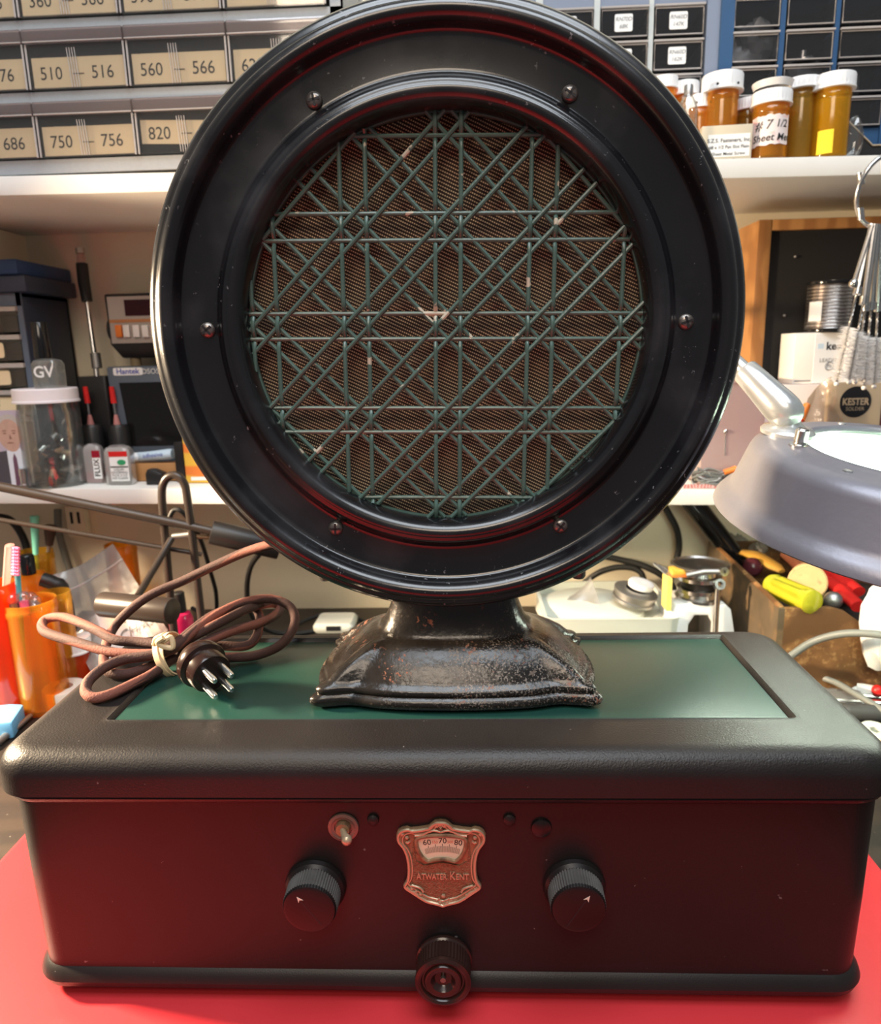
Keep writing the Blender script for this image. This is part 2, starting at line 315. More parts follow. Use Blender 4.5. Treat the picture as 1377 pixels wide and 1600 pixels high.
    def build(s, name, mats, parent=None, bevel=0., world=True, sharp=38, seg=2, orient=True):
        me = bpy.data.meshes.new(name); bm = bmesh.new(); uvl = bm.loops.layers.uv.new('UVMap')
        T = None
        if parent and world:
            r = root_of(parent); T = (Matrix.Translation(r.location) @ r.rotation_euler.to_matrix().to_4x4()).inverted()
        bv = [bm.verts.new(T @ v if T else v) for v in s.v]
        for i, f in enumerate(s.f):
            try: fc = bm.faces.new([bv[k] for k in f])
            except ValueError: continue
            fc.material_index = s.m[i]; fc.smooth = True
            if i in s.uv:
                for lp, c in zip(fc.loops, s.uv[i]): lp[uvl].uv = c
        if orient: bmesh.ops.recalc_face_normals(bm, faces=bm.faces)
        if bevel:
            es = [e for e in bm.edges if len(e.link_faces) == 2 and e.calc_face_angle(0) > .6]
            bmesh.ops.bevel(bm, geom=es, offset=bevel, segments=seg, affect='EDGES', profile=.5, clamp_overlap=True)
            for f in bm.faces: f.smooth = True
        bm.to_mesh(me); bm.free(); me.set_sharp_from_angle(angle=R_(sharp))
        for m in (mats if isinstance(mats, (list, tuple)) else [mats]): me.materials.append(M[m] if isinstance(m, str) else m)
        o = bpy.data.objects.new(name, me); COL.objects.link(o)
        if parent: o.parent = parent
        return o
def tag(o, label, cat=None, group=None, kind=None):
    o['label'] = label
    if cat: o['category'] = cat
    if group: o['group'] = group
    if kind: o['kind'] = kind
    return o
def thing(name, label, cat, loc=(0, 0, 0), rotz=0., group=None):
    o = bpy.data.objects.new(name, None); COL.objects.link(o); o.location = loc; o.rotation_euler = (0, 0, rotz); o.empty_display_size = .01
    return tag(o, label, cat, group)
def structure(o): o['kind'] = 'structure'; return o
def copy_tree(o, parent=None):
    c = o.copy(); COL.objects.link(c); c.parent = parent
    for ch in [x for x in bpy.data.objects if x.parent == o]: copy_tree(ch, c)
    return c
_fc = {}
def glyphs(s, size, align='CENTER', shear=0., bold=0.):
    k = (s, size, align, shear, bold)
    if k not in _fc:
        cu = bpy.data.curves.new('t', 'FONT'); cu.body = s; cu.size = size; cu.align_x = align; cu.align_y = 'CENTER'; cu.shear = shear; cu.offset = bold; cu.resolution_u = 3
        ob = bpy.data.objects.new('t', cu); COL.objects.link(ob); dg = bpy.context.evaluated_depsgraph_get(); dg.update()
        me = bpy.data.meshes.new_from_object(ob.evaluated_get(dg))
        _fc[k] = ([v.co.copy() for v in me.vertices], [list(p.vertices) for p in me.polygons])
        bpy.data.objects.remove(ob); bpy.data.curves.remove(cu); bpy.data.meshes.remove(me)
    return _fc[k]
def lettering(mb, s, o, u, v, size, align='CENTER', shear=0., bold=0., wid=1., thick=.0, rot=0.):
    vs, fs = glyphs(s, size, align, shear, bold); o, u, v = V3(o), V3(u).normalized(), V3(v).normalized(); w = u.cross(v)
    if rot: u, v = u*math.cos(rot)+v*math.sin(rot), v*math.cos(rot)-u*math.sin(rot)
    P = [o+u*c.x*wid+v*c.y for c in vs]; mb.add(P, fs)
    if thick:
        mb.add([p+w*thick for p in P], fs); ec = {}
        for f in fs:
            for a, b in zip(f, f[1:]+f[:1]): ec[(a, b)] = 1
        for a, b in ec:
            if (b, a) not in ec: mb.add([P[a], P[b], P[b]+w*thick, P[a]+w*thick], [[0, 1, 2, 3]])
    return mb
def rr(x0, x1, y0, y1, r, z, n=6):            # rounded rectangle loop
    r = max(r, 1e-5); out = []
    for cx, cy, a in ((x1-r, y0+r, -90), (x1-r, y1-r, 0), (x0+r, y1-r, 90), (x0+r, y0+r, 180)):
        for i in range(n+1):
            t = R_(a+90*i/n); out.append(V3((cx+r*math.cos(t), cy+r*math.sin(t), z)))
    return out
X_, Y_, Z_ = V3((1, 0, 0)), V3((0, 1, 0)), V3((0, 0, 1))

def fit_text(mb, s, o, u, v, size, width, **k):   # lettering scaled to a given width
    vs, fs = glyphs(s, size, 'CENTER', 0., k.get('bold', 0.)); w = max(c.x for c in vs)-min(c.x for c in vs)
    return lettering(mb, s, o, u, v, size, wid=width/w, **k)
# ------------------------------------------------------------------ the setting
WY = .615                                         # back wall
structure(MB().box(-1.1, 1.1, WY, WY+.05, -.74, 1.7).build('wall_back', 'wall'))
structure(MB().box(-1.1, 1.1, -1.3, WY, -.76, -.74).build('floor', mat('grey_concrete_floor', (.22, .21, .20), .6, var=.1)))
structure(MB().box(-.56, -.525, .30, WY, .195, .4874).build('wall_left', 'wall'))
bt = thing('workbench', 'dark stained workbench top under the red mat, radio and tools', 'workbench')
MB().box(-.9, .9, -.5, WY, -.04, 0).build('bench_top', 'bench', bt, bevel=.002)
for _x in (-.85, .85):
    for _y in (-.45, .56): MB().box(_x-.03, _x+.03, _y-.03, _y+.03, -.74, -.04).build('leg', 'bench', bt)

def quad_shelf(nm, La, Lb, Ra, Rb, YL, YR, ext):  # front edge given by two points of the photo per end (bottom, top)
    l0, l1, r0, r1 = at(*La, Y=YL), at(*Lb, Y=YL), at(*Ra, Y=YR), at(*Rb, Y=YR)
    zl, zr = (l0.z+l1.z)/2, (r0.z+r1.z)/2; hl = .0170
    def e(x): t = (x-l0.x)/(r0.x-l0.x); return YL+(YR-YL)*t, zl+(zr-zl)*t
    x0, x1 = -ext, ext; (ya, za), (yb, zb) = e(x0), e(x1); h = hl/2
    m = MB().hexa((x0, ya, za-h), (x1, yb, zb-h), (x1, WY, zb-h), (x0, WY, za-h), (x0, ya, za+h), (x1, yb, zb+h), (x1, WY, zb+h), (x0, WY, za+h))
    return m.build(nm, 'white', bevel=.0008), (lambda x: e(x)[1]+h), (lambda x: e(x)[0])
sh, UZ, UY = quad_shelf('wall_shelf', (0, 305), (0, 276), (1377, 273), (1377, 242), .40, .43, .88)
tag(sh, 'upper white shelf carrying the drawer cabinets and pill bottles', 'shelf')
sh, LZ, LY = quad_shelf('wall_shelf', (100, 787), (100, 764), (1060, 788), (1060, 766), .462, .455, .88)
tag(sh, 'lower white shelf behind the loudspeaker, below the other shelf', 'shelf')
tag(MB().loops([rr(-.307, .281, -.42, .155, .004, z) for z in (0, .0014)]).build('bench_mat', 'redmat', bevel=.0005), 'flat red silicone mat lying under the black radio', 'mat')

# ------------------------------------------------------------------ the radio
H1, H2, HL, DP = .1255, .148, .2215, .1625
radio = thing('table_radio', 'long black metal tabletop radio with dark green lid panel and two pointer knobs', 'radio', (0, .08, 0))
Z0 = .0014
hb, yb0, yb1 = .2195, .0076, DP-.004
def ring(ins, z, r=.018): return rr(-hb+ins, hb-ins, yb0+ins, yb1-ins, max(r-ins, .004), z, 8)
b = MB().loops([ring(.006, Z0), ring(.006, Z0+.003), ring(.004, Z0+.004), ring(-.0005, Z0+.0065), ring(-.002, Z0+.0105), ring(-.0005, Z0+.0145), ring(.0022, Z0+.0168), ring(.0022, Z0+.0175),
                ring(.0, Z0+.018) if 0 else ring(.0022, Z0+.019), ring(.0012, .06), ring(.0005, H1-.0075), ring(-.0004, H1-.0068), ring(-.0022, H1-.0052), ring(-.0026, H1-.0036), ring(-.0015, H1-.0018), ring(.003, H1-.0012), ring(.003, H1+.004)])
b.build('cabinet_body', 'bodyenamel', radio)
def lring(ins, z, r=.02): return rr(-HL+ins, HL-ins, ins, DP-ins, max(r-ins*.7, .004), z, 8)
PX0, PX1, PY0, PY1 = -.1735, .1820, .0385, .1445
def pr(o, z, r=.001): return rr(PX0-o, PX1+o, PY0-o, PY1+o, r, z, 8)
A = .0125
arc = [lring(A*(1-math.cos(R_(a))), H2-A+A*math.sin(R_(a))) for a in range(0, 91, 10)]
l = MB().loops([lring(.006, H1+.0005), lring(.0012, H1), lring(.0, H1+.0008)] + arc + [pr(.006, H2, .004), pr(.0032, H2, .002), pr(.0026, H2+.0003, .002), pr(.0012, H2-.0004), pr(.0002, H2-.0022), pr(-.003, H2-.003)], True, False)
lid = l.build('lid', 'enamel', radio)
MB().loops([pr(-.0004, H2-.0030), pr(-.0004, H2-.0017), pr(-.001, H2-.0014)]).build('lid_panel', 'green', lid)['label'] = 'dark green inset lid panel'
YF = yb0+.0008                                     # front sheet
def fp(px, py, Y=YF): return at(px, py, Y=Y)
# escutcheon: traced shield outline in a 100-unit frame (zoom pixels)
cx, cy = at(690.5, 1345, Y=YF).x, at(690.5, 1345, Y=YF).z
esc = MB(); kx = mpp(at(690, 1345, Y=YF))*180/1377; kz = kx*1.0/ CF.dot(V3((0, 1, 0)))*.985
def E2(zx, zy): return ((zx-692)*kx, -(zy-727)*kz)
half = [(692, 158), (755, 165), (800, 205), (830, 235), (960, 262), (1050, 270), (1090, 252), (1150, 262), (1195, 290), (1222, 350), (1212, 425), (1160, 500), (1120, 610), (1103, 740), (1105, 880), (1125, 980), (1160, 1040), (1150, 1075), (1085, 1125), (1000, 1190), (900, 1260), (800, 1290), (745, 1305), (692, 1325)]
out = half + [(1384-x, y) for x, y in half[-2:0:-1]]
O2 = [E2(*p) for p in out]; eo = V3((cx, YF, cy)); NF = V3((0, -1, 0))
plate_back = esc.loops([[eo+X_*a*s+Z_*b_*s+NF*d for a, b_ in O2] for s, d in ((1, -.0005), (1, .0012), (.97, .0022), (.90, .0024), (.86, .0014), (.845, .0013))])
dialplate = esc.build('dial_escutcheon', 'brass', radio); dialplate['label'] = 'shield-shaped brass dial plate with embossed lettering'
bd = MB()
dense = [V3((eo.x+a, YF-.0023, eo.z+b_)) for a, b_ in [(p[0]*.955, p[1]*.955) for p in O2]]
bd.tube(dense, .00085, 6, closed=True, sub=2)
inner = [V3((eo.x+a*.86, YF-.0019, eo.z+b_*.86)) for a, b_ in O2]; bd.tube(inner, .0005, 6, closed=True, sub=2)
for zx, zy, r in ((290, 378, .0011), (1094, 378, .0011), (703, 1165, .0011), (650, 1205, .0006), (765, 1205, .0006), (620, 1230, .0006), (795, 1230, .0006), (660, 1255, .0009), (750, 1255, .0009), (707, 1285, .0011), (430, 1145, .0010), (985, 1150, .0010), (330, 1068, .0010), (1095, 1068, .0010), (380, 1105, .0009), (1040, 1108, .0009), (235, 330, .0012), (1160, 330, .0012), (640, 225, .0010), (745, 225, .0010), (692, 200, .0012), (692, 255, .0010)):
    a, b_ = E2(zx, zy); bd.sph((eo.x+a, YF-.0022, eo.z+b_), r, (1, .7, 1), 10)
for sx in (1, -1):      # scrolls
    for pts in (((692, 300), (740, 285), (800, 282), (860, 310), (930, 345), (1000, 352)), ((692, 262), (725, 225), (760, 195), (800, 215), (830, 250)), ((1060, 420), (1085, 445), (1110, 430)), ((700, 262), (715, 230), (712, 190)), ((920, 1110), (950, 1060), (1010, 1035), (1060, 1018)), ((1120, 1040), (1080, 1085), (1020, 1120), (985, 1160), (960, 1200))):
        bd.tube([V3((eo.x+sx*E2(*p)[0], YF-.0024, eo.z+E2(*p)[1])) for p in pts], .0006, 6, sub=3)
bd.build('scroll_border', 'brasslite', dialplate)['label'] = 'raised scroll border of worn brass'
fo = [(360, 440), (390, 700), (480, 760), (600, 735), (692, 720), (784, 735), (904, 760), (994, 700), (1024, 440), (1040, 700), (1045, 900), (1050, 1020), (940, 1060), (900, 1140), (820, 1200), (692, 1215), (564, 1200), (484, 1140), (444, 1060), (334, 1020), (339, 900), (344, 700)]
MB().prism([E2(*p) for p in fo], eo, X_, Z_, NF, .0009, .00185).build('stippled_field', 'copper', dialplate)
wo = [(420, 395), (520, 360), (692, 348), (864, 360), (964, 395), (972, 470), (950, 560), (905, 640), (845, 690), (770, 668), (692, 662), (614, 668), (539, 690), (479, 640), (434, 560), (412, 470)]
W2 = [E2(*p) for p in wo]
MB().prism(W2, eo, X_, Z_, NF, .0009, .00205).build('dial_scale', 'ivory', dialplate)['label'] = 'ivory dial scale with black and red numerals'
fr = MB(); fr.tube([V3((eo.x+a*1.04, YF-.0024, eo.z+b_*1.02)) for a, b_ in W2], .0010, 8, closed=True, sub=3); fr.build('dial_window_frame', 'brass', dialplate)
nm = MB(); yy = YF-.00215
def EP(zx, zy, d=.0): a, b_ = E2(zx, zy); return V3((eo.x+a, yy-d, eo.z+b_))
for s_, x, y, rt in (('60', 525, 445, .10), ('70', 710, 422, 0), ('80', 895, 447, -.10)): lettering(nm, s_, EP(x, y), X_, Z_, 100*kx, bold=.00002, rot=rt)
for i in range(-20, 21):
    x = 706+i*10.4; y0 = 488+abs(i)**2*.10; h = 78 if i % 5 else 0
    a, b_ = EP(x+1.6, y0), EP(x+i*-.7+1.6, y0+85-abs(i)*.7); c = V3((3.2*kx, 0, 0))
    nm.add([a, a-c, b_-c, b_], [[0, 1, 2, 3]])
    if i % 8 == 0: a, b_ = EP(x+3, y0-28), EP(x+3, y0); c = V3((6*kx, 0, 0)); nm.add([a, a-c, b_-c, b_], [[0, 1, 2, 3]])
nm.build('dial_numerals', 'ink', dialplate, orient=False)
nr = MB(); lettering(nr, '550', EP(618, 440), X_, Z_, 48*kx); lettering(nr, '500', EP(800, 436), X_, Z_, 48*kx); nr.build('red_wavelength_figures', 'redink', dialplate, orient=False)
tx = MB(); yl = eo.z+E2(692, 905)[1]
for s_, x, wd, sz in (('A', 416, 56, 128), ('TWATER', 600, 300, 108), ('K', 818, 62, 150), ('ENT', 935, 150, 108)): fit_text(tx, s_, V3((eo.x+E2(x, 0)[0], YF-.0018, yl+(sz-108)*.25*kz)), X_, Z_, sz*kx, wd*kx, thick=.0007, bold=.00003)
tx.build('embossed_name', 'brasslite', dialplate)
# knobs
def knob(px, py, ang, nm='tuning_knob'):
    c = fp(px, py, YF); ax = V3((0, -1, 0))
    n = 120; L = []
    prof = [(.0152, 0), (.0156, .0012), (.0150, .0035), (.0138, .0048), (.0137, .0052), (.0134, .0150), (.0126, .0166), (.0110, .0172)]
    for j, (r, h) in enumerate(prof):
        L.append([c+ax*h+(X_*math.cos(2*PI*i/n)+Z_*math.sin(2*PI*i/n))*(r-(.0005 if (i % 2 and 4 <= j <= 5) else 0)) for i in range(n)])
    o = MB().loops(L[:5]).build(nm, 'bakelite', radio, sharp=25); MB().loops(L[4:6]).build('fluted_rim', 'knurl', o, sharp=25); MB().loops(L[5:]).build('knob_face', 'bakelite', o); o['label'] = 'black bakelite pointer knob with fluted rim'
    u = X_*math.cos(ang)+Z_*math.sin(ang); w = X_*-math.sin(ang)+Z_*math.cos(ang); f = c+ax*.01722
    MB().prism([(.0095, 0), (.0062, .0014), (.0072, .0001), (.0062, -.0014)], f, u, w, ax, -.0002, .00012).build('pointer_arrow', 'pointer', o)
    MB().prism([(.0060, .0002), (-.0105, .0002), (-.0105, -.0002), (.0060, -.0002)], f, u, w, ax, -.0002, .00006).build('pointer_groove', 'ink', o)
knob(494, 1383, R_(125)); knob(897, 1382, R_(58))
c = fp(694, 1497); ax = V3((0, -1, 0)); k = MB(); n = 96; L = []
for j, (r, h) in enumerate([(.0142, 0), (.0146, .001), (.0146, .0022), (.0140, .003), (.0138, .0125), (.0142, .0135), (.0140, .0150), (.0124, .0158), (.0112, .0152), (.0105, .0138), (.0098, .0138), (.0090, .0150), (.0082, .0152), (.0062, .0148), (.0055, .0140), (.0048, .0128), (.0042, .0122), (.0018, .0120)]):
    L.append([c+ax*h+(X_*math.cos(2*PI*i/n)+Z_*math.sin(2*PI*i/n))*(r-(.0004 if (i % 2 and 3 <= j <= 4) else 0)) for i in range(n)])
o = k.loops(L).build('volume_knob', 'bakelite_brown', radio, sharp=25); o['label'] = 'dark brown knob with ringed hollow centre'
MB().cyl(c+ax*.0115, c+ax*.0138, .0014, n=14).build('shaft_screw', 'screw', o)
# toggle switch and bolts
c = fp(537, 1291); t = MB().lathe([(.0072, -.0003), (.0078, .0006), (.0076, .0014), (.0062, .0018), (.0052, .0012), (.0046, .0012), (.0046, .0003)], c, NF, 40, True, True).build('power_switch', mat('tarnished_nickel_ring', (.20, .16, .13), .45, metal=.6), radio); t['label'] = 'toggle switch with tarnished ring and brass lever'
MB().cyl(c, c+NF*.0035, .0038, .0034, 24).build('switch_bushing', 'brass', t)
lv = MB(); tip = c+V3((.0030, -.0088, -.0012)); lv.tube([c+NF*.003, c+V3((.0012, -.0055, -.0006)), tip], [.0015, .0018, .0024], 12); lv.sph(tip, .0027, n=14); lv.build('switch_lever', 'brasslite', t)
for px, py, r, nm in ((583.5, 1279, .0030, 'bolt_head'), (796, 1279, .0032, 'bolt_head'), (846, 1292, .0052, 'plug_button')):
    c = fp(px, py); MB().lathe([(r, -.0003), (r, .0006), (r*.93, .0016), (r*.6, .0023), (.0001, .0026)], c, NF, 32, True).build(nm, 'enamel' if r < .004 else 'blackgloss' if 0 else 'housing', radio)

# ------------------------------------------------------------------ the loudspeaker
SC = V3((.0084, .055, .347)); sy, st, sr = .0154, .0105, -.0082
_u0 = V3((math.cos(sy), math.sin(sy), 0)); _n0 = V3((-math.sin(sy), math.cos(sy), 0)); _w0 = Z_*math.cos(st)-_n0*math.sin(st)
SU = _u0*math.cos(sr)+_w0*math.sin(sr); SW = _w0*math.cos(sr)-_u0*math.sin(sr); SN = SW.cross(SU).normalized()
if SN.y > 0: SN = -SN                               # towards the viewer
def SF(a, b, d=0): return SC+SU*a+SW*b+SN*d
spk = thing('horn_loudspeaker', 'round black metal loudspeaker with green lattice grille standing on the radio', 'loudspeaker', (.0095, .09, H2))
prof = [(.0972, -.020), (.0972, -.006), (.0975, -.002), (.0983, .0015), (.0996, .0042), (.1015, .0060), (.1036, .0064), (.1050, .0058), (.1056, .0052), (.1064, .0052), (.1078, .0044), (.1092, .0028), (.1104, .0010), (.1116, .0001), (.1130, .0), (.1258, .0), (.1274, .0003), (.1287, .0016), (.1297, .0042), (.1310, .0070), (.1328, .0088), (.1348, .0092), (.1368, .0084), (.1383, .0068), (.1390, .0059), (.1400, .0057), (.1418, .0047), (.1434, .0026), (.1444, -.0002), (.1448, -.0032), (.1450, -.0042), (.1460, -.0050), (.1470, -.0066), (.1473, -.0088), (.1466, -.0106), (.1446, -.0116), (.1432, -.013), (.1428, -.020)]
rim = MB().lathe(prof, SC, SN, 160, ref=SU, ring=True).build('front_rim', 'gloss', spk, sharp=70)
bp_ = [(.1426, -.0135), (.1424, -.034), (.1395, -.042), (.134, -.046), (.120, -.052), (.095, -.062), (.065, -.074), (.035, -.080), (.0001, -.081)]
hs = MB().lathe(bp_, SC, SN, 96, ref=SU).build('rear_housing', 'housing', spk)
for ang, rt in ((0, .3), (60, 1.0), (120, .2), (180, .7), (240, .0), (300, .9)):
    c = SF(.1164*math.cos(R_(ang)), .1164*math.sin(R_(ang)))
    s_ = MB().lathe([(.0036, -.0002), (.0038, .0004), (.0036, .0012), (.0029, .0020), (.0016, .0025), (.0001, .0026)], c, SN, 28, True, ref=SU).build('rim_screw', 'screw', spk)
    q = MB(); f = c+SN*.0018
    for a in (rt, rt+PI/2):
        u = SU*math.cos(a)+SW*math.sin(a); w = SU*-math.sin(a)+SW*math.cos(a); q.prism([(-.0028, -.00055), (.0028, -.00055), (.0028, .00055), (-.0028, .00055)], f, u, w, SN, -.0012, .00084)
    q.build('screw_slot', 'ink', s_)
MB().lathe([(.0974, -.0125), (.09, -.0132), (.05, -.0138), (.0001, -.0140)], SC, SN, 80, ref=SU).build('speaker_cloth', 'weave', spk).__setitem__('label', 'brown woven cloth behind the grille')
# cane-pattern lattice
gr = -.0145; GU = SU*math.cos(gr)+SW*math.sin(gr); GW = SW*math.cos(gr)-SU*math.sin(gr); GO = SC+V3((.0015, 0, 0))
PU, PW, HG, RG, RW = .0453, .0463, .0061, .0978, .00112
rel = GO-SC; goa, gob = rel.dot(GU), rel.dot(GW)
def inside(a, b): return (a+goa)**2+(b+gob)**2 < RG**2
def G(a, b, d): return GO+GU*a+GW*b+SN*(d-.0062)
grille = MB().lathe([(.0979, -.0086), (.0979, -.0062), (.0965, -.0062), (.0965, -.0086)], SC, SN, 96, ref=SU, ring=True).build('lattice_grille', 'grille', spk); grille['label'] = 'green cane-pattern lattice grille'
def rod(p, q, dfun):
    N = 240; cur = []
    for i in range(N+1):
        a = p[0]+(q[0]-p[0])*i/N; b_ = p[1]+(q[1]-p[1])*i/N
        if inside(a, b_): cur.append((a, b_))
    if len(cur) < 6: return
    st_ = 2 if len(cur) > 20 else 1; cc = cur[::st_]+([cur[-1]] if cur[::st_][-1] != cur[-1] else [])
    MB().tube([G(a, b_, dfun(a, b_)) for a, b_ in cc], RW, 8).build('lattice_rod', 'grille', grille)
def wave(b_): # verticals dip behind the horizontal rods and rise over the diagonals
    f = (b_/PW) % 1; f = min(f, 1-f)*PW; t = abs(f-HG)
    return .0012 - .0026*math.exp(-(t/.0022)**2) + .0006*math.exp(-(f/.0035)**2)
for i in range(-2, 3):
    for s_ in (-1, 1):
        x = i*PU+s_*HG; rod((x, -.11), (x, .11), lambda a, b_: wave(b_))
        y = i*PW+s_*HG; rod((-.11, y), (.11, y), lambda a, b_: -.0001)
for k in range(-4, 5):
    for s_ in (-1, 1):
        # '/' and '\' lines through (k*PU + s*HG, 0)
        x = k*PU+s_*HG; m_ = PW/PU
        if True:
            rod((x-.12, -.12*m_), (x+.12, .12*m_), lambda a, b_: .0009)
            rod((x-.12, .12*m_), (x+.12, -.12*m_), lambda a, b_: -.0002)
# pedestal
Qh = [(0, -1.0), (.30, -.985), (.52, -.945), (.66, -.885), (.75, -.86), (.86, -.885), (.945, -.90), (1.0, -.84), (.985, -.74), (.945, -.64), (.965, -.48), (1.0, -.30), (1.015, 0)]
qd = [(x, y) for x, y in Qh] + [(x, -y) for x, y in Qh[-2::-1]]; qd = qd + [(-x, y) for x, y in qd[-2:0:-1]]
base_o = [(v.x, v.y) for v in crv([V3((x, y, 0)) for x, y in qd], 3, True)]
pcx, pcy, pw, pd = .0095, .0915, .0795, .0485
def nk(a, b_):  # neck outline in the same direction
    t = math.atan2(b_, a); c, s_ = math.cos(t), math.sin(t); r = (abs(c)**3.2+abs(s_)**3.2)**(-1/3.2); return c*r, s_*r
L = []
for z, s_, bl in ((0, .965, 0), (.0012, .99, 0), (.0030, 1.0, 0), (.0050, .995, 0), (.0062, .965, 0), (.0068, .945, 0), (.0078, .955, 0), (.0095, .955, 0), (.0108, .935, 0), (.0116, .90, .02), (.0135, .875, .05), (.0175, .835, .15), (.0225, .765, .35), (.0265, .695, .55), (.0290, .645, .7), (.0302, .61, .8), (.0306, .585, .88), (.0312, .565, .94), (.0335, .535, 1), (.0385, .500, 1), (.0450, .468, 1), (.0520, .448, 1), (.060, .440, 1), (.070, .44, 1)):
    lp = []
    for a, b_ in base_o:
        na, nb = nk(a, b_); x = (a*(1-bl)+na*bl)*s_*pw; y = (b_*(1-bl)+nb*bl*.92)*s_*pd; lp.append(V3((pcx+x, pcy+y, H2+z)))
    L.append(lp)
MB().loops(L).build('pedestal', 'cast', spk, sharp=75)['label'] = 'worn cast iron pedestal with scalloped foot'
for px in (541, 871):
    c = SC+SU*((px-706)*.00043)+V3((0, .026, -.1345)); MB().lathe([(.004, -.002), (.004, .001), (.003, .0025), (.0001, .003)], c, (0, 0, -1), 20, True).build('housing_screw', 'screw', spk)
# ------------------------------------------------------------------ cabinets of drawers on the upper shelf
def px_x(px, py, Y): return at(px, py, Y=Y).x
def px_z(px, py, Y): return at(px, py, Y=Y).z
# grey steel cabinet, left
CY = .404; cz0 = .5065; cab = thing('drawer_cabinet', 'grey steel cabinet of clear drawers with big numbered manila labels', 'cabinet', (-.28, .48, UZ(-.3)))
XC = [-.5635, -.4695, -.3755, -.2830, -.1905, -.0975]; XR = -.0865; ZB = [(.5185, .567), (.5755, .626), (.634, .684)]
f = MB(); f.box(-.5735, XR, .56, .585, cz0, .70)                      # back
f.box(-.5735, -.5675, CY, .56, cz0, .70); f.box(XR-.0015, XR, CY, .56, cz0, .70); f.box(-.5735, XR, CY+.012, .56, UZ(-.3)+.0002, cz0)
for z0, z1 in ((cz0, ZB[0][0]), (ZB[0][1], ZB[1][0]), (ZB[1][1], ZB[2][0]), (.684, .70)): f.box(-.5735, XR, CY, CY+.004, z0, z1); f.box(-.5735, XR, CY+.004, .56, z0+.002, z0+.004)
f.box(XC[-1], XR, CY, CY+.004, cz0, .70)
f.build('cabinet_frame', 'graymetal', cab)
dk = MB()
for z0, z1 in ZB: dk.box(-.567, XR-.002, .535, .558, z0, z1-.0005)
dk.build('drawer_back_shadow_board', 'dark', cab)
LAB = [[('680', '686'), ('750', '756'), ('820', '826')], [('470', '476'), ('510', '516'), ('560', '566'), ('620', '626')], [('330', '336'), ('360', '366'), ('390', '396'), ('430', '436')]]
for r, (z0, z1) in enumerate(ZB):
    for c_ in range(5):
        dx = (.0015, 0, -.002)[r]                      # slight play of each row
        x0, x1 = XC[c_]+.0012+dx, XC[c_+1]-.0008+dx; x0 = max(x0, -.5665); x1 = min(x1, XR-.004)
        dr = MB(); y0 = CY-.0035; zz0, zz1 = z0+.0008, z1-.0012
        dr.box(x0, x1, y0, y0+.0016, zz0, zz1-.010)                                    # front pane
        dr.box(x0, x0+.0012, y0+.0016, .52, zz0, zz1-.012); dr.box(x1-.0012, x1, y0+.0016, .52, zz0, zz1-.012); dr.box(x0, x1, y0, .52, zz0, zz0+.0012)
        o = dr.build('drawer', 'clear', cab, sharp=20)
        lp = MB(); lp.loops([[V3((x, y0-.0015+.006*(1-math.cos(t))*.35-.0035*math.sin(t), zz1-.011+.0105*t/1.57)) for t in (0, .4, .8, 1.2, 1.57)]+[V3((x, y0+.002, zz1-.0005)), V3((x, y0+.002, zz1-.011))] for x in (x0, x1)])
        lp.build('drawer_lip', 'lip', o)
        rb = MB()
        for q in (x0, x1-.0012): rb.tube([(q+.0006, y0-.0006, zz0), (q+.0006, y0-.0006, zz1-.012)], .0009, 6)
        rb.tube([(x0, y0-.003, zz1-.011), (x1, y0-.003, zz1-.011)], .0007, 6); rb.tube([(x0, y0+.0005, zz1-.0006), (x1, y0+.0005, zz1-.0006)], .0006, 6)
        rb.build('drawer_edge', 'edge', o)
        xm = x0+(x1-x0)*.47
        rib = MB()
        for k in range(4): rib.tube([(xm-.0030+k*.0023, y0-.0004, zz0+.0008), (xm-.0045+k*.0023, y0-.0004, zz1-.0155)], .00038, 5)
        rib.build('finger_rib', 'edge', o)
        if c_ == 0 and r != 0: continue
        tilt = .0028 if (r == 0 and c_ == 3) else 0; lift = .005 if (r == 0 and c_ == 3) else 0
        zl0, zl1 = zz0+.0015+lift, zz0+.0265
        lc = MB().hexa(*[V3(p) for p in ((x0+.003, y0+.0024, zl0+tilt), (x1-.003, y0+.0024, zl0), (x1-.003, y0+.0034, zl0), (x0+.003, y0+.0034, zl0+tilt), (x0+.003, y0+.0024, zl1+tilt), (x1-.003, y0+.0024, zl1), (x1-.003, y0+.0034, zl1), (x0+.003, y0+.0034, zl1+tilt))])
        lc.build('label_card', 'card', o)
        a, b_ = LAB[r][c_-1 if r else c_-1] if (c_-1) < len(LAB[r]) else ('910', '916')
        L_ = MB(); zt = (zl0+zl1)/2-.001+tilt*.6
        lettering(L_, a, (x0+.020, y0+.0022, zt), X_, Z_, .0152, wid=.93); lettering(L_, b_, (x1-.023, y0+.0022, zt), X_, Z_, .0152, wid=.93)
        L_.box(xm-.002, xm+.008, y0+.0019, y0+.0022, zt-.0006, zt)
        L_.build('label_number', 'ink', o, orient=False)

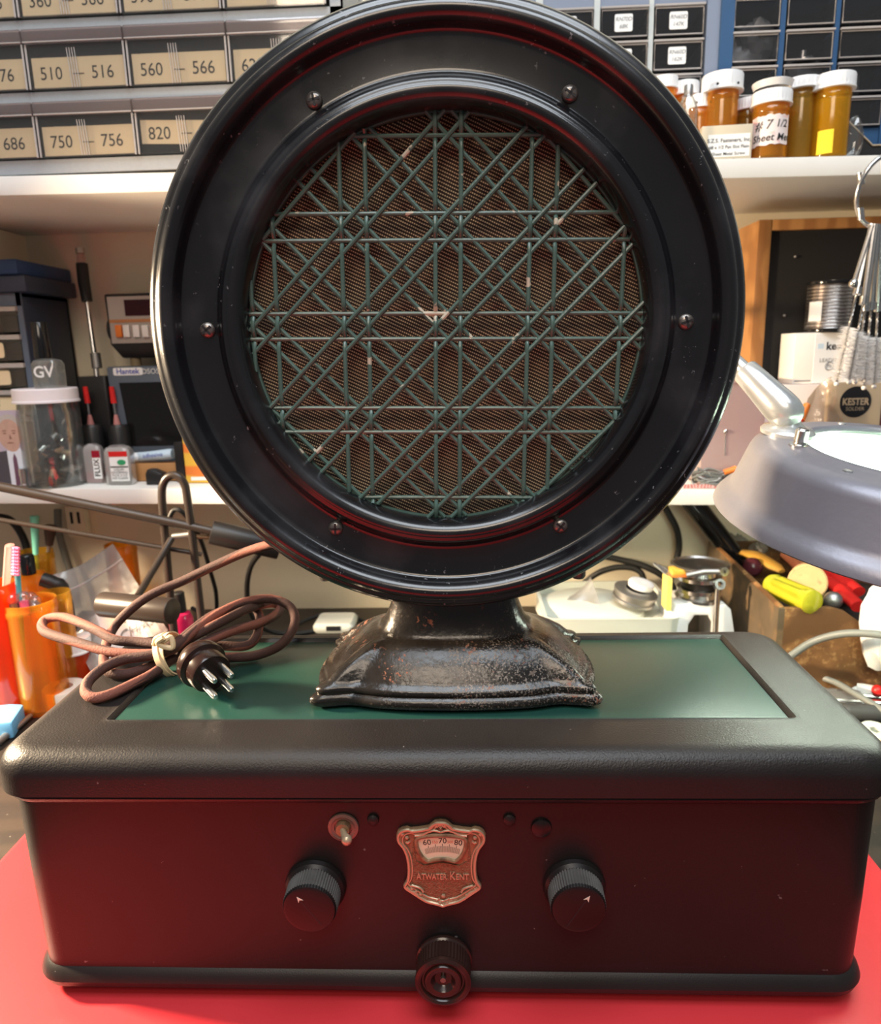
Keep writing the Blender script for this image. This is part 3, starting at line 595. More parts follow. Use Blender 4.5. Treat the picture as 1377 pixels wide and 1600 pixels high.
def small_cabinet(name, label, Y, cols, rows, x_l, x_r, z_b, z_t, bar, side, depth, framemat, sidemat, drawermat, drawerback, barw=.0042):
    # cols: list of (x0, x1), rows: list of (z0, z1)
    cab = thing(name, label, 'cabinet', ((x_l+x_r)/2, Y+depth/2, UZ((x_l+x_r)/2)))
    f = MB(); f.box(x_l, x_l+side, Y-.004, Y+depth, z_b, z_t); f.box(x_r-side, x_r, Y-.004, Y+depth, z_b, z_t); f.box(x_l, x_r, Y+depth-.003, Y+depth, z_b, z_t); f.box(x_l, x_r, Y, Y+depth, z_b, rows[0][0]-.001); f.box(x_l, x_r, Y, Y+depth, rows[-1][1]+.001, z_t)
    f.build('cabinet_case', sidemat, cab)
    g = MB()
    for i in range(len(cols)-1): g.box(cols[i][1]+.0006, cols[i+1][0]-.0006, Y-.002, Y+.02, z_b, z_t)
    g.build('upright_bar', framemat, cab)
    h = MB()
    for i in range(len(rows)-1): h.box(x_l+side, x_r-side, Y+.003, Y+depth-.01, rows[i][1]+.0004, rows[i+1][0]-.0004)
    h.build('drawer_runner', 'dark', cab)
    D = {}
    for j, (z0, z1) in enumerate(rows):
        for i, (x0, x1) in enumerate(cols):
            d = MB(); d.box(x0, x1, Y-.003, Y-.0014, z0, z1)
            for q in ((x0, x0+.0012), (x1-.0012, x1)): d.box(*q, Y-.0014, Y+depth-.02, z0, z1-.004)
            d.box(x0, x1, Y-.0014, Y+depth-.02, z0, z0+.0012)
            o = d.build('drawer', drawermat, cab, sharp=20)
            e = MB(); e.tube([(x0+.0012, Y-.0034, z1-.0028), (x1-.0012, Y-.0034, z1-.0028), (x1-.0012, Y-.0034, z0+.0012), (x0+.0012, Y-.0034, z0+.0012)], .0007, 5, closed=True)
            e.box(x0, x1, Y-.0058, Y-.003, z1-.0016, z1); e.build('drawer_rim', 'edge', o)
            MB().box(x0+.0015, x1-.0015, Y+depth*.4, Y+depth*.4+.002, z0+.0013, z1-.004).build('drawer_divider', drawerback, o)
            D[i, j] = o
    return cab, D
# pale grey cabinet with handwritten stickers (centre right)
MY = .505
mx = lambda p: px_x(p, 85, MY)
mz = lambda p: px_z(1055, p, MY)
cols = [(mx(760), mx(836)), (mx(849), mx(926)), (mx(937), mx(1011)), (mx(1020), mx(1097))]
pitch = mz(64)-mz(118); zt1 = mz(64)
rows = [(zt1-(k+1)*pitch+.0035, zt1-k*pitch) for k in (2, 1, 0, -1)]
cab2, D2 = small_cabinet('drawer_cabinet', 'pale grey cabinet of small dark drawers with handwritten white stickers', MY, cols, rows, mx(753), mx(1121), UZ(.2)+.0004, rows[-1][1]+.02, 0, .0130, .10, 'palegray', 'bluegray', 'smoke', 'darkbrown')
for (i, j), ln in {(2, 2): ('RN70D', '75.3K'), (3, 2): ('RN60D', '162K'), (3, 1): ('RN70D', '100K'), (2, 3): ('RN70D', '68K'), (3, 3): ('RN60D', '147K'), (1, 3): ('RN60D', '52K'), (1, 2): ('RN60D', '49K')}.items():
    x0, x1 = cols[i]; z0, z1 = rows[j]; xc, zc = (x0+x1)/2-.001, (z0+z1)/2-.0005; a = .0088
    MB().loops([[V3((p.x, y, p.y)) for p in rr(xc-a, xc+a, zc-.0078, zc+.0078, .0016, 0, 3)] for y in (MY-.0036, MY-.0031)]).build('drawer_sticker', 'paper', D2[i, j])
    t = MB(); lettering(t, ln[0], (xc, MY-.0038, zc+.003), X_, Z_, .0052, shear=.15); lettering(t, ln[1], (xc, MY-.0038, zc-.0034), X_, Z_, .0052, shear=.15); t.build('sticker_writing', 'inkgray', D2[i, j], orient=False)
# blue cabinet (right)
BY = .50
bx = lambda p: px_x(p, 85, BY)
bz = lambda p: px_z(1180, p, BY)
cols = [(bx(1142), bx(1214)), (bx(1224), bx(1299)), (bx(1308), bx(1384)), (bx(1393), bx(1468))]
pitch = bz(52)-bz(106); zt1 = bz(52); rows = [(zt1-(k+1)*pitch+.0038, zt1-k*pitch) for k in (2, 1, 0, -1)]
cab3, D3 = small_cabinet('drawer_cabinet', 'blue metal cabinet of small clear drawers behind the pill bottles', BY, cols, rows, bx(1123), bx(1492), UZ(.35)+.0004, rows[-1][1]+.02, 0, .0125, .105, 'blue', 'blue', 'smoke', 'dark')
def crumple(name, label, cat, c, rx, ry, rz, m, seed=1, group=None, n=20, amp=.35):
    rnd = random.Random(seed); L = []
    ph = [(rnd.uniform(1, 5), rnd.uniform(1, 5), rnd.uniform(0, 6)) for _ in range(5)]
    for j in range(n//2+1):
        t = PI*j/(n//2); l = []
        for i in range(n):
            p = 2*PI*i/n; s_ = 1+amp*sum(math.sin(a*p*round(1)+b_*t*2+q) if 0 else math.sin(round(a)*p+b_*t+q) for a, b_, q in ph)/3
            l.append(V3(c)+V3((rx*s_*math.sin(t)*math.cos(p), ry*s_*math.sin(t)*math.sin(p), max(-rz, -rz*s_*math.cos(t)))))
        L.append(l)
    return tag(MB().loops(L).build(name, m, sharp=25), label, cat, group)
def cell(i, j): (x0, x1), (z0, z1) = cols[i], rows[j]; return (x0+x1)/2, BY+.018, z0+.0014
x, y, z = cell(0, 2); crumple('plastic_bag', 'crumpled clear bag in the leftmost column of the blue cabinet', 'bag', (x+.002, y-.006, z+.018), .021, .009, .018, 'bag', 3, amp=.5)
x, y, z = cell(1, 1); crumple('plastic_bag', 'crinkled clear bag in a middle drawer of the blue cabinet above a white cap', 'bag', (x, y-.006, z+.017), .023, .009, .017, 'bag', 5)
x, y, z = cell(1, 2); w = MB().lathe([(.004, 0), (.012, .0), (.012, .0022), (.0042, .003), (.0042, .011), (.0001, .011)], (x, y-.008, z), n=28).build('metal_bushing', 'steel'); tag(w, 'shiny metal bushing with flat flange in a blue cabinet drawer', 'bushing')
x, y, z = cell(2, 1); b = tag(MB().box(x-.018, x+.010, y, y+.004, z, z+.022).build('plastic_block', 'dullsteel', bevel=.001), 'grey ribbed block in a blue cabinet drawer at the right', 'block')
x, y, z = cell(0, 1); o = tag(MB().lathe([(.0045, -.006), (.009, -.006), (.009, .006), (.0045, .006)], (x+.008, y, z+.0095), (0, 1, .2), 24, ring=True).build('rubber_grommet', 'rubber'), 'black rubber ring in a blue cabinet drawer', 'ring')

# ------------------------------------------------------------------ bottles on the upper shelf
def ridged_cap(mb, o, r, h, n=60, d=.0005, ax=Z_):
    L = []; prof = [(r*1.03, 0), (r*1.03, h*.12), (r, h*.16), (r, h*.92), (r*.97, h), (r*.80, h), (r*.78, h*.97)]
    for j, (q, z) in enumerate(prof):
        L.append([V3(o)+V3(((q-(d if i % 2 and 2 <= j <= 3 else 0))*math.cos(2*PI*i/n), (q-(d if i % 2 and 2 <= j <= 3 else 0))*math.sin(2*PI*i/n), z)) for i in range(n)])
    mb.loops(L)
def pill(label, px, pcap0, pcap1, wb, wc, Y, m, zbase=None, group='pill bottles on the upper shelf', lean=0., capm='cap', closed=True, notch=False):
    pb = at(px, (pcap0+pcap1)/2, Y=Y); zb = UZ(pb.x)+.0003 if zbase is None else zbase
    zc0, zc1 = at(px, pcap1, Y=Y).z, at(px, pcap0, Y=Y).z; k = mpp(pb); rb, rc = wb*k/2, wc*k/2
    r = thing('pill_bottle', label, 'pill bottle', (pb.x, Y, zb), 0, group); o = V3((pb.x, Y, zb))
    H = zc0-zb
    MB().lathe([(.0001, 0), (rb*.93, 0), (rb*.97, .0015), (rb, .004), (rb, H-.009), (rb*.985, H-.008), (rb*1.03, H-.0065), (rb*1.03, H-.004), (rb*.99, H-.003), (rb*.99, H+.004), (rb*.92, H+.004), (rb*.92, H-.004), (rb*.94, H-.01), (rb*.95, .004), (.0001, .003)], o, n=44).build('bottle_body', m, r)
    if closed:
        cp = MB(); ridged_cap(cp, o+Z_*H, rc, zc1-zc0); co = cp.build('cap', capm, r, sharp=25)
        if notch:
            for a in (-2.1, -1.05):
                u = V3((math.cos(a), math.sin(a), 0)); nb_ = MB().cyl(o+u*(rc-.0006)+Z_*(H+.0035), o+u*(rc+.0004)+Z_*(H+.0035), .0011, n=12); nb_.build('cap_notch', 'ink', co)
    return r, o, rb, rc, H
def curved_label(nm, r, o, rb, a0, a1, z0, z1, m, lines, size, inkm='ink', ragged=0., wr=.0007):
    n = 16; L = []
    rnd = random.Random(4)
    for i in range(n+1):
        a = R_(a0+(a1-a0)*i/n); u = V3((math.sin(a), -math.cos(a), 0)); e = rnd.uniform(-ragged, ragged); e2 = rnd.uniform(-ragged, ragged)
        L.append([o+u*(rb+.0002)+Z_*(z0+e), o+u*(rb+.0005)+Z_*(z0+e), o+u*(rb+.0005)+Z_*(z1+e2), o+u*(rb+.0002)+Z_*(z1+e2)])
    lb = MB().loops(L).build(nm, m, r)
    tx = MB()
    for s_, ac, zc, sz in lines:
        vs, fs = glyphs(s_, sz, 'CENTER', .18, .00012); b = []
        for c in vs:
            a = R_(ac)+c.x/rb; u = V3((math.sin(a), -math.cos(a), 0)); b.append(o+u*(rb+wr)+Z_*(zc+c.y))
        tx.add(b, fs)
    if lines: tx.build('label_writing', inkm, r, orient=False)
    return lb
pill('orange pill bottle with notched white cap, tallest behind the small carton', 1129, 119, 146, 50, 62, .462, 'amber', notch=True)
pill('amber pill bottle with plain white cap, half hidden behind the carton and label bottle', 1170, 157, 175, 40, 44, .485, 'olive')
r, o, rb, rc, H = pill('amber pill bottle with a handwritten #7 sheet metal label', 1206, 146, 167, 54, 60, .448, 'amber')
MB().lathe([(rc*.9, 0), (rc*1.0, .0045), (rc*1.02, .0055), (rc*.97, .006), (.0001, .0065)], o+Z_*(H+.0142), n=40).build('cap_liner', 'cap', r)
curved_label('bottle_label', r, o, rb, -85, 48, .0125, .038, 'pinklabel', [('# 7', -41, .0295, .0110), ('1/2', 16, .0300, .0090), ('Sheet Met', -13, .0185, .0086)], .01, ragged=.0008)
pill('olive tinted pill bottle with white cap, between the labelled bottle and the yellow one', 1254, 126, 143, 44, 56, .462, 'olive')
r, o, rb, rc, H = pill('yellow amber pill bottle with a yellow slip inside, rightmost of the row', 1303, 120, 143, 53, 63, .450, 'yellowamber')
curved_label('bottle_label', r, o, rb, -62, -12, .004, .0245, 'yellowpaper', [], .01)
pill('small amber bottle with notched white cap, left of the notched tall bottle', 1094, 152, 172, 38, 42, .470, 'amber', notch=True)
pill('amber pill bottle with round white cap, behind the little glass vial', 1070, 131, 152, 38, 44, .492, 'amber')
pill('pill bottle with white cap half hidden by the black rim', 1040, 122, 141, 34, 38, .485, 'amber')
# glass vial with metal tip
g = at(1074, 190, Y=.440); zb = UZ(g.x)+.0003; k = mpp(g); gv = thing('glass_vial', 'small clear glass vial with a grey metal tip beside the carton', 'vial', (g.x, .440, zb)); zt = at(1074, 133, Y=.44).z
MB().lathe([(.0001, 0), (.0095, 0), (.0098, .003), (.0092, zt-zb-.022), (.0080, zt-zb-.016), (.0045, zt-zb-.010), (.0040, zt-zb-.008)], (g.x, .44, zb), n=28).build('vial_body', 'glass', gv)
MB().lathe([(.0042, zt-zb-.009), (.0042, zt-zb-.001), (.0035, zt-zb), (.0001, zt-zb)], (g.x, .44, zb), n=20, cap0=True).build('vial_tip', 'dullsteel', gv)
# carton with printed label
a, b_ = at(1096, 247, Y=.4365), at(1173, 247, Y=.4365); zt = at(1170, 194, Y=.437).z; zb = UZ(a.x)+.0003
cx_ = thing('fastener_carton', 'small buff carton with a white printed fasteners label', 'carton', ((a.x+b_.x)/2, .45, zb), R_(-4))
T = Matrix.Translation(((a.x+b_.x)/2, .4365, zb)) @ Matrix.Rotation(R_(-4), 4, 'Z'); w_ = (b_.x-a.x)/2; h_ = zt-zb
MB().box(-w_, w_, 0, .011, 0, h_, T).build('carton_body', 'buffcard', cx_, bevel=.0006)
MB().box(-w_+.006, w_-.002, -.0003, .0002, .004, h_-.008, T).build('carton_label', 'paper', cx_)
t = MB(); ux = (T.to_3x3() @ X_)
for i, (s_, sz) in enumerate((('S.Z.S. Fasteners, Inc.', .0048), ('#8 x 1/2 Pan Slot Plain', .0040), ('Sheet Metal Screw', .0040), ('100 Per Box', .0040))): lettering(t, s_, T @ V3((.002, -.0005, h_-.0135-i*.0058)), ux, Z_, sz, bold=.00003)
t.build('label_print', 'ink', cx_, orient=False)
# dark open box at the right end
a = at(1336, 150, Y=.452); zb = UZ(.40)+.0003; e = thing('dark_box', 'dark slanted-side box behind the yellow bottle at the shelf end', 'box', (.425, .475, zb))
q = [(.374, zb), (.46, zb), (.46, zb+.020), (.421, zb+.020), (.385, zb+.052), (.374, zb+.052)]
m_ = MB(); m_.prism([(x_, z_) for x_, z_ in q], (0, .482, 0), X_, Z_, Y_, 0, .002); m_.prism([(.374, zb), (.46, zb), (.46, zb+.004), (.374, zb+.004)], (0, .456, 0), X_, Z_, Y_, 0, .026); m_.build('box_panel', 'dark', e)
MB().tube([(.385, .4815, zb+.0525), (.421, .4815, zb+.0205), (.46, .4815, zb+.0205)], .0009, 6).build('box_edge', 'kraft', e)
a = at(1344, 222, Y=.452); crumple('clear_blister', 'clear crinkled plastic pack leaning in the dark box at the shelf end', 'pack', (a.x, .466, zb+.0235), .009, .006, .0185, 'glass', 9, amp=.15)

# ------------------------------------------------------------------ lower shelf, left
def on_low(px, py, Y): p = at(px, py, Y=Y); return p, LZ(p.x)+.0004
# blue drawer cabinet
Yc = .514; p0 = at(50, 600, Y=Yc); zb = LZ(p0.x)+.0004; zt = at(47, 457, Y=Yc).z; xr = px_x(53, 600, Yc)
cb = thing('drawer_cabinet', 'navy blue cabinet of small drawers on the lower shelf at the left edge', 'cabinet', (xr-.05, .54, zb))
f = MB(); f.box(xr-.11, xr, Yc, WY-.005, zb, zb+.004); f.box(xr-.11, xr, Yc, WY-.005, zt-.005, zt); f.box(xr-.004, xr, Yc, WY-.005, zb, zt); f.box(xr-.11, xr-.106, Yc, WY-.005, zb, zt); f.box(xr-.11, xr, WY-.01, WY-.005, zb, zt); f.build('cabinet_case', 'navy', cb, bevel=.001)
f = MB(); f.box(xr-.006, xr+.0004, Yc-.002, Yc, zb, zt); f.box(xr-.11, xr, Yc-.002, Yc, zt-.014, zt); f.build('cabinet_front_edge', 'slate', cb)
zs = [px_z(20, q, Yc) for q in (478, 522, 566, 608, 650, 692)]
for i in range(5):
    z1, z0 = zs[i], zs[i+1]+.002; z0 = max(z0, zb+.005)
    d = MB(); d.box(xr-.104, xr-.007, Yc-.003, Yc-.001, z0, z1-.006); d.box(xr-.104, xr-.007, Yc-.001, WY-.02, z0, z0+.001); o = d.build('drawer', 'smoke', cb)
    MB().box(xr-.104, xr-.005, Yc-.007, Yc-.001, z1-.006, z1-.001).build('drawer_pull', 'edge', o)
    MB().loops([[V3((p.x, y, p.y)) for p in rr(xr-.062, xr-.030+i*.003, z0+.003, z1-.009, .003, 0, 3)] for y in (Yc-.0036, Yc-.003)]).build('label_card', 'card', o)
    t = MB()
    for k in range(3): lettering(t, ('1.5K', '150', '47')[k], (xr-.045, Yc-.0039, z1-.0125-k*.0055), X_, Z_, .0050, shear=.2)
    t.build('label_writing', 'inkgray', o, orient=False)
    MB().box(xr-.103, xr-.008, Yc+.03, Yc+.032, z0, z1-.008).build('drawer_contents', 'darkbrown', o)
# binders on the cabinet
z1 = zt+.0004
o = tag(MB().box(xr-.11, xr+.012, .505, WY-.003, z1, z1+.018).build('notebook', 'navy', bevel=.002), 'dark navy notebook lying on the blue cabinet, lower of two', 'notebook', group='notebooks on the blue cabinet')
o = tag(MB().box(xr-.11, xr+.008, .500, WY-.004, z1+.0184, z1+.034).build('notebook', mat('deep_blue_binder_cloth', (.02, .06, .17), .45), bevel=.002), 'deep blue notebook lying on top of the navy one', 'notebook', group='notebooks on the blue cabinet')
# jar
jy = .491; pj, zb = on_low(83, 700, jy); rj = 45*mpp(pj); zl0, zl1 = px_z(80, 628, jy), px_z(80, 606, jy); jar = thing('plastic_jar', 'clear plastic jar with a white screw lid holding metal connectors', 'jar', (pj.x, jy, zb))
MB().lathe([(.0001, 0), (rj*.94, 0), (rj, .004), (rj, zl0-zb-.012), (rj*.93, zl0-zb-.006), (rj*.92, zl0-zb), (rj*.90, zl0-zb), (rj*.90, zl0-zb-.006), (rj*.965, zl0-zb-.013), (rj*.965, .004), (.0001, .0025)], (pj.x, jy, zb), n=56).build('jar_body', 'glass', jar)
m_ = MB(); ridged_cap(m_, V3((pj.x, jy, zl0)), rj*1.02, zl1-zl0, 90, .0003); m_.build('jar_lid', mat('pale_pinkish_white_lid', (.80, .74, .76), .45), jar, sharp=25)
rnd = random.Random(11)
rep = ['brass tipped', 'grey', 'short silver', 'long dark', 'bent', 'ribbed', 'plain steel', 'thin', 'stubby', 'tilted']
conn = None
for i in range(17):
    ang = rnd.uniform(0, 6.28); rad = rnd.uniform(0, rj*.58); c = V3((pj.x+rad*math.cos(ang), jy+rad*math.sin(ang)*.8-.004, zb+.009+.0026*i)); d = V3((rnd.uniform(-1, 1), rnd.uniform(-.4, .4), rnd.uniform(-.6, .8))).normalized()
    t = thing('plug_connector', 'loose metal plug connector heaped inside the clear jar', 'connector', c, 0, 'connectors in the jar'); L_ = .0135
    MB().cyl(c-d*L_, c+d*L_*.3, .0050, n=14).build('connector_sleeve', ('dullsteel', 'black', 'black')[i % 3], t); MB().cyl(c+d*L_*.3, c+d*L_, .0036, .0030, n=12).build('connector_tip', ('brasslite', 'steel')[i % 2], t)
# nail polish bottle on the jar lid
gz = zl1+.0004; gp = at(76, 580, Y=jy-.004); gk = thing('varnish_bottle', 'square clear glass bottle with tall black cap standing on the jar lid', 'bottle', (gp.x, jy-.004, gz))
hw = 20*mpp(gp); zg = px_z(76, 560, jy-.004)
MB().loops([rr(gp.x-hw*s_, gp.x+hw*s_, jy-.004-hw*s_*.8, jy-.004+hw*s_*.8, .004, z, 5) for z, s_ in ((gz, .95), (gz+.002, 1), (zg-.006, 1), (zg-.002, .85), (zg, .5))]).build('bottle_body', clear('thick_clear_glass', (.93, .95, .93), .16, .10, .05, hazecol=(.8, .84, .82)), gk)
t = MB(); lettering(t, 'GV', (gp.x+.001, jy-.004-hw*.8-.0007, (gz+zg)/2+.001), X_, Z_, .017, bold=.0003); t.build('bottle_monogram', 'paper', gk, orient=False)
MB().lathe([(.0085, 0), (.0088, .002), (.0076, px_z(72, 503, jy)-zg-.001), (.0068, px_z(72, 503, jy)-zg), (.0001, px_z(72, 503, jy)-zg)], (gp.x-.004, jy-.004, zg), n=28, cap0=True).build('bottle_cap', 'blackgloss', gk)
# photograph of a man
py_ = .468; pa, pb_ = at(-22, 757, Y=py_), at(47, 757, Y=py_); zb = LZ(pa.x)+.0004; zt = px_z(20, 641, py_); ph = thing('photograph', 'small photograph of a grey-haired person in dark suit and tie leaning by the jar', 'photograph', (pb_.x-.02, py_, zb))
MB().box(pa.x, pb_.x, py_, py_+.0008, zb, zt).build('photo_print', 'lilac', ph)
cxp = px_x(17, 690, py_); kk = mpp(at(17, 690, Y=py_))
def blob(cx, cz, rx, rz, n=22): return [(cx+rx*math.cos(2*PI*i/n), cz+rz*math.sin(2*PI*i/n)) for i in range(n)]
pz = lambda q: px_z(17, q, py_); pxx = lambda q: px_x(q, 700, py_)
layers = [('printed_hair', 'greyhair', blob(pxx(19), pz(672), 22*kk, 25*kk)), ('printed_jacket', 'suit', [(pxx(-20), zb+.001), (pxx(46), zb+.001), (pxx(46), pz(728)), (pxx(36), pz(712)), (pxx(10), pz(704)), (pxx(-4), pz(706)), (pxx(-18), pz(716))]), ('printed_shirt', 'shirt', [(pxx(10), zb+.001), (pxx(40), zb+.001), (pxx(38), pz(715)), (pxx(32), pz(700)), (pxx(10), pz(704))]), ('printed_neck', 'skin', blob(pxx(20), pz(696), 11*kk, 10*kk)), ('printed_face', 'skin', blob(pxx(18), pz(679), 18.5*kk, 24*kk)), ('printed_tie', 'tie', [(pxx(17), zb+.001), (pxx(26), zb+.001), (pxx(24), pz(716)), (pxx(21), pz(708)), (pxx(18), pz(716))])]
for i, (n_, m_, out) in enumerate(layers): MB().prism(out, (0, py_, 0), X_, Z_, NF, .00005+i*.00004, .00010+i*.00004).build(n_, m_, ph)
m_ = MB()
for q in (11, 25): m_.prism(blob(pxx(q), pz(677), 2.6*kk, 1.1*kk, 10), (0, py_, 0), X_, Z_, NF, .0003, .00036); m_.prism(blob(pxx(q), pz(673), 4.2*kk, .8*kk, 10), (0, py_, 0), X_, Z_, NF, .0003, .00036)
m_.prism(blob(pxx(18), pz(692), 6*kk, 1.0*kk, 10), (0, py_, 0), X_, Z_, NF, .0003, .00036); m_.prism([(pxx(17), pz(686)), (pxx(21), pz(686)), (pxx(19), pz(678))], (0, py_, 0), X_, Z_, NF, .0003, .00033); m_.build('printed_features', mat('printed_feature_brown', (.20, .09, .07), .5), ph)
# little metal stud in front of the photograph
s_ = at(38, 750, Y=.465); zb = LZ(s_.x)+.0004; tag(MB().lathe([(.0045, 0), (.0045, .004), (.0032, .005), (.0032, .014), (.0036, .0145), (.0036, .022), (.0001, .0225)], (s_.x, .4662-.003, zb), n=20, cap0=True).build('metal_stud', 'steel'), 'small shiny metal stud standing in front of the photograph', 'stud')
# two flux bottles
def flux(label, px, p0, p1, w, Y, liquid, caplab, m='milky'):
    p, zb = on_low(px, (p0+p1)/2, Y); k = mpp(p); h = px_z(px, p0, Y)-zb; hw = w*k/2
    r = thing('flux_bottle', label, 'bottle', (p.x, Y, zb), 0, 'flat flux bottles')
    MB().loops([rr(p.x-hw*s, p.x+hw*s, Y-hw*.6*s, Y+hw*.6*s, hw*.35, z, 4) for z, s in ((zb, .94), (zb+.0015, 1), (zb+h-.007, 1), (zb+h-.003, .85), (zb+h, .5))]).build('bottle_body', m, r)
    MB().loops([rr(p.x-hw*.93, p.x+hw*.93, Y-hw*.53, Y+hw*.53, hw*.3, z, 4) for z in (zb+.0012, zb+h*liquid)]).build('liquid', caplab[0], r)
    return r, p, zb, h, hw
r, p, zb, h, hw = flux('squat bottle with dark red liquid and a red, white and black side label', 148, 693, 760, 30, .500, .28, ('redliquid',))
b_ = MB().box(p.x+hw*.15, p.x+hw*1.005, p.y-hw*.63, p.y-hw*.6, zb+h*.12, zb+h*.84).build('bottle_label', 'paper', r); MB().box(p.x+hw*.15, p.x+hw*1.0, p.y-hw*.66, p.y-hw*.62, zb+h*.66, zb+h*.84).build('label_band', 'redliquid', b_)
t = MB(); lettering(t, 'FLUX', (p.x+hw*.58, p.y-hw*.64, zb+h*.4), Z_, -X_, .0085, bold=.0002); t.build('label_print', 'ink', b_, orient=False)
r, p, zb, h, hw = flux('flat bottle with a red, white and green front label and dark green base', 188, 695, 765, 42, .492, .10, (mat('dark_green_liquid', (.015, .07, .04), .3),))
b_ = MB().box(p.x-hw*.45, p.x+hw*.92, p.y-hw*.63, p.y-hw*.6, zb+h*.10, zb+h*.86).build('bottle_label', 'paper', r); MB().box(p.x-hw*.45, p.x+hw*.92, p.y-hw*.66, p.y-hw*.62, zb+h*.73, zb+h*.86).build('label_band', 'red', b_)
MB().prism(blob(p.x+hw*.45, zb+h*.58, hw*.32, h*.07), (0, p.y, 0), X_, Z_, NF, hw*.62, hw*.66).build('label_emblem', 'greenink', b_)
t = MB(); t.box(p.x-hw*.42, p.x+hw*.9, p.y-hw*.65, p.y-hw*.63, zb+h*.45, zb+h*.48)
for k_ in range(4): lettering(t, ('LIQUID', 'SOLDERING', 'FLUX 2 OZ', 'NO CLEAN')[k_], (p.x+hw*.22, p.y-hw*.66, zb+h*(.40-k_*.075)), X_, Z_, .0036)
t.build('label_print', 'ink', b_, orient=False)
# glue bottles with black caps and red brushes behind them: black holder box, antenna
ay = .545; a0 = at(128, 700, Y=ay); bxx = thing('black_case', 'upright black plastic case behind the flux bottles', 'case', (px_x(160, 640, ay), .56, LZ(a0.x)))
m_ = MB(); m_.loops([rr(px_x(124, 640, ay), px_x(172, 640, ay), ay, .585, .004, z, 4) for z in (LZ(a0.x)+.0004, px_z(150, 588, ay))]); m_.build('case_body', 'black', bxx, bevel=.001)
MB().box(px_x(173, 640, ay), px_x(196, 640, ay), ay+.01, .585, LZ(a0.x)+.0004, px_z(180, 592, ay)).build('case_side_pocket', 'dark', bxx)
ant = thing('telescopic_probe', 'slender chrome telescopic probe with black grip leaning upright against the wall', 'probe', at(152, 588, Y=.56))
A0, A1, A2, A3, A4 = (at(151, 584, Y=.56), at(136, 470, Y=.575), at(131, 441, Y=.578), at(128, 412, Y=.58), at(125, 390, Y=.583))
MB().tube([at(153, 598, Y=.558), A0, at(148, 556, Y=.563), A1], [.0030, .0030, .0030, .0024], 10).build('probe_shaft', 'steel', ant)
MB().tube([at(152, 575, Y=.561), at(149, 552, Y=.563)], .0058, 12).build('probe_collar', 'dullsteel', ant)
MB().tube([A1+(A1-A2)*.02, A2, A3], [.0062, .0068, .0066], 14).build('probe_grip', 'rubber', ant)
MB().tube([A3, at(126, 398, Y=.582)], [.0052, .0042], 12).build('probe_neck', mat('pinkish_plastic_neck', (.55, .36, .30), .4), ant)
MB().cyl(at(126, 397, Y=.582), at(124.5, 388, Y=.583), .0050, n=14).build('probe_tip', 'steel', ant)
for i, (px, lab) in enumerate(((135, 'red-handled brush in a black cap, left of the pair behind the flux bottles'), (176, 'red-handled brush in a black cap, right of the pair behind the flux bottles'))):
    q = thing('red_brush', lab, 'brush', at(px+12, 700, Y=.525), 0, 'red brushes behind the flux bottles')
    MB().tube([at(px-2, 604, Y=.53), at(px+2, 630, Y=.53)], [.0028, .0034], 10).build('brush_handle', 'red', q); MB().tube([at(px+2, 630, Y=.53), at(px+5, 650, Y=.53)], .0014, 8).build('brush_ferrule', 'steel', q)
    MB().tube([at(px+5, 648, Y=.53), at(px+7, 664, Y=.53)], [.002, .0042], 10).build('brush_tip', 'dullpink', q)
    p = at(px+11, 700, Y=.525); zb = LZ(p.x)+.0004; MB().lathe([(.0001, 0), (.0115, 0), (.0120, .002), (.0118, px_z(px, 668, .525)-zb), (.010, px_z(px, 664, .525)-zb), (.0001, px_z(px, 664, .525)-zb)], (p.x, .528, zb), n=24).build('cap_body', 'black', q)
# oscilloscope screen and counter
oy = .535; x0, x1 = px_x(174, 650, oy), px_x(345, 650, oy); zb = LZ(x0)+.0004; zt = px_z(180, 573, oy); sc = thing('oscilloscope', 'dark grey flat oscilloscope with black screen standing on the lower shelf', 'oscilloscope', ((x0+x1)/2, .56, zb))
m_ = MB(); kz_ = .012
m_.loops([[V3((x0+dx, oy+dy, zt)) if 0 else V3(p) for p in l] for dx, dy, l in ((0, 0, [(x0+.005, oy, zb), (x1, oy, zb), (x1, oy+.05, zb), (x0+.005, oy+.05, zb)]), (0, 0, [(x0, oy, zt), (x1, oy, zt), (x1, oy+.05, zt), (x0, oy+.05, zt)]))]); m_.build('scope_body', 'monitorgray', sc, bevel=.003)
sx0, sx1, sz0, sz1 = px_x(195, 650, oy), px_x(330, 650, oy), px_z(200, 697, oy), px_z(195, 598, oy)
MB().prism([(sx0+.004, sz0), (sx1, sz0), (sx1, sz1), (sx0-.002, sz1)], (0, oy, 0), X_, Z_, NF, -.001, .0006).build('scope_screen', 'screen', sc)
pl = MB(); c0, c1 = at(178, 587, Y=oy), at(222, 574, Y=oy); pl.loops([[V3((p.x, y, p.y)) for p in rr(c0.x, c1.x, c0.z, c1.z, .002, 0, 3)] for y in (oy-.0008, oy+.0005)]); bdg = pl.build('name_badge', 'paper', sc)
t = MB(); lettering(t, 'Hantek', ((c0.x+c1.x)/2, oy-.001, (c0.z+c1.z)/2), X_, Z_, .0088, bold=.0002, wid=1.05); t.build('badge_name', 'blueink', bdg, orient=False)
t = MB(); lettering(t, 'DSO5072P', (px_x(247, 580, oy), oy-.0006, px_z(247, 580, oy)), X_, Z_, .0085); t.build('badge_model', 'paper', bdg, orient=False)
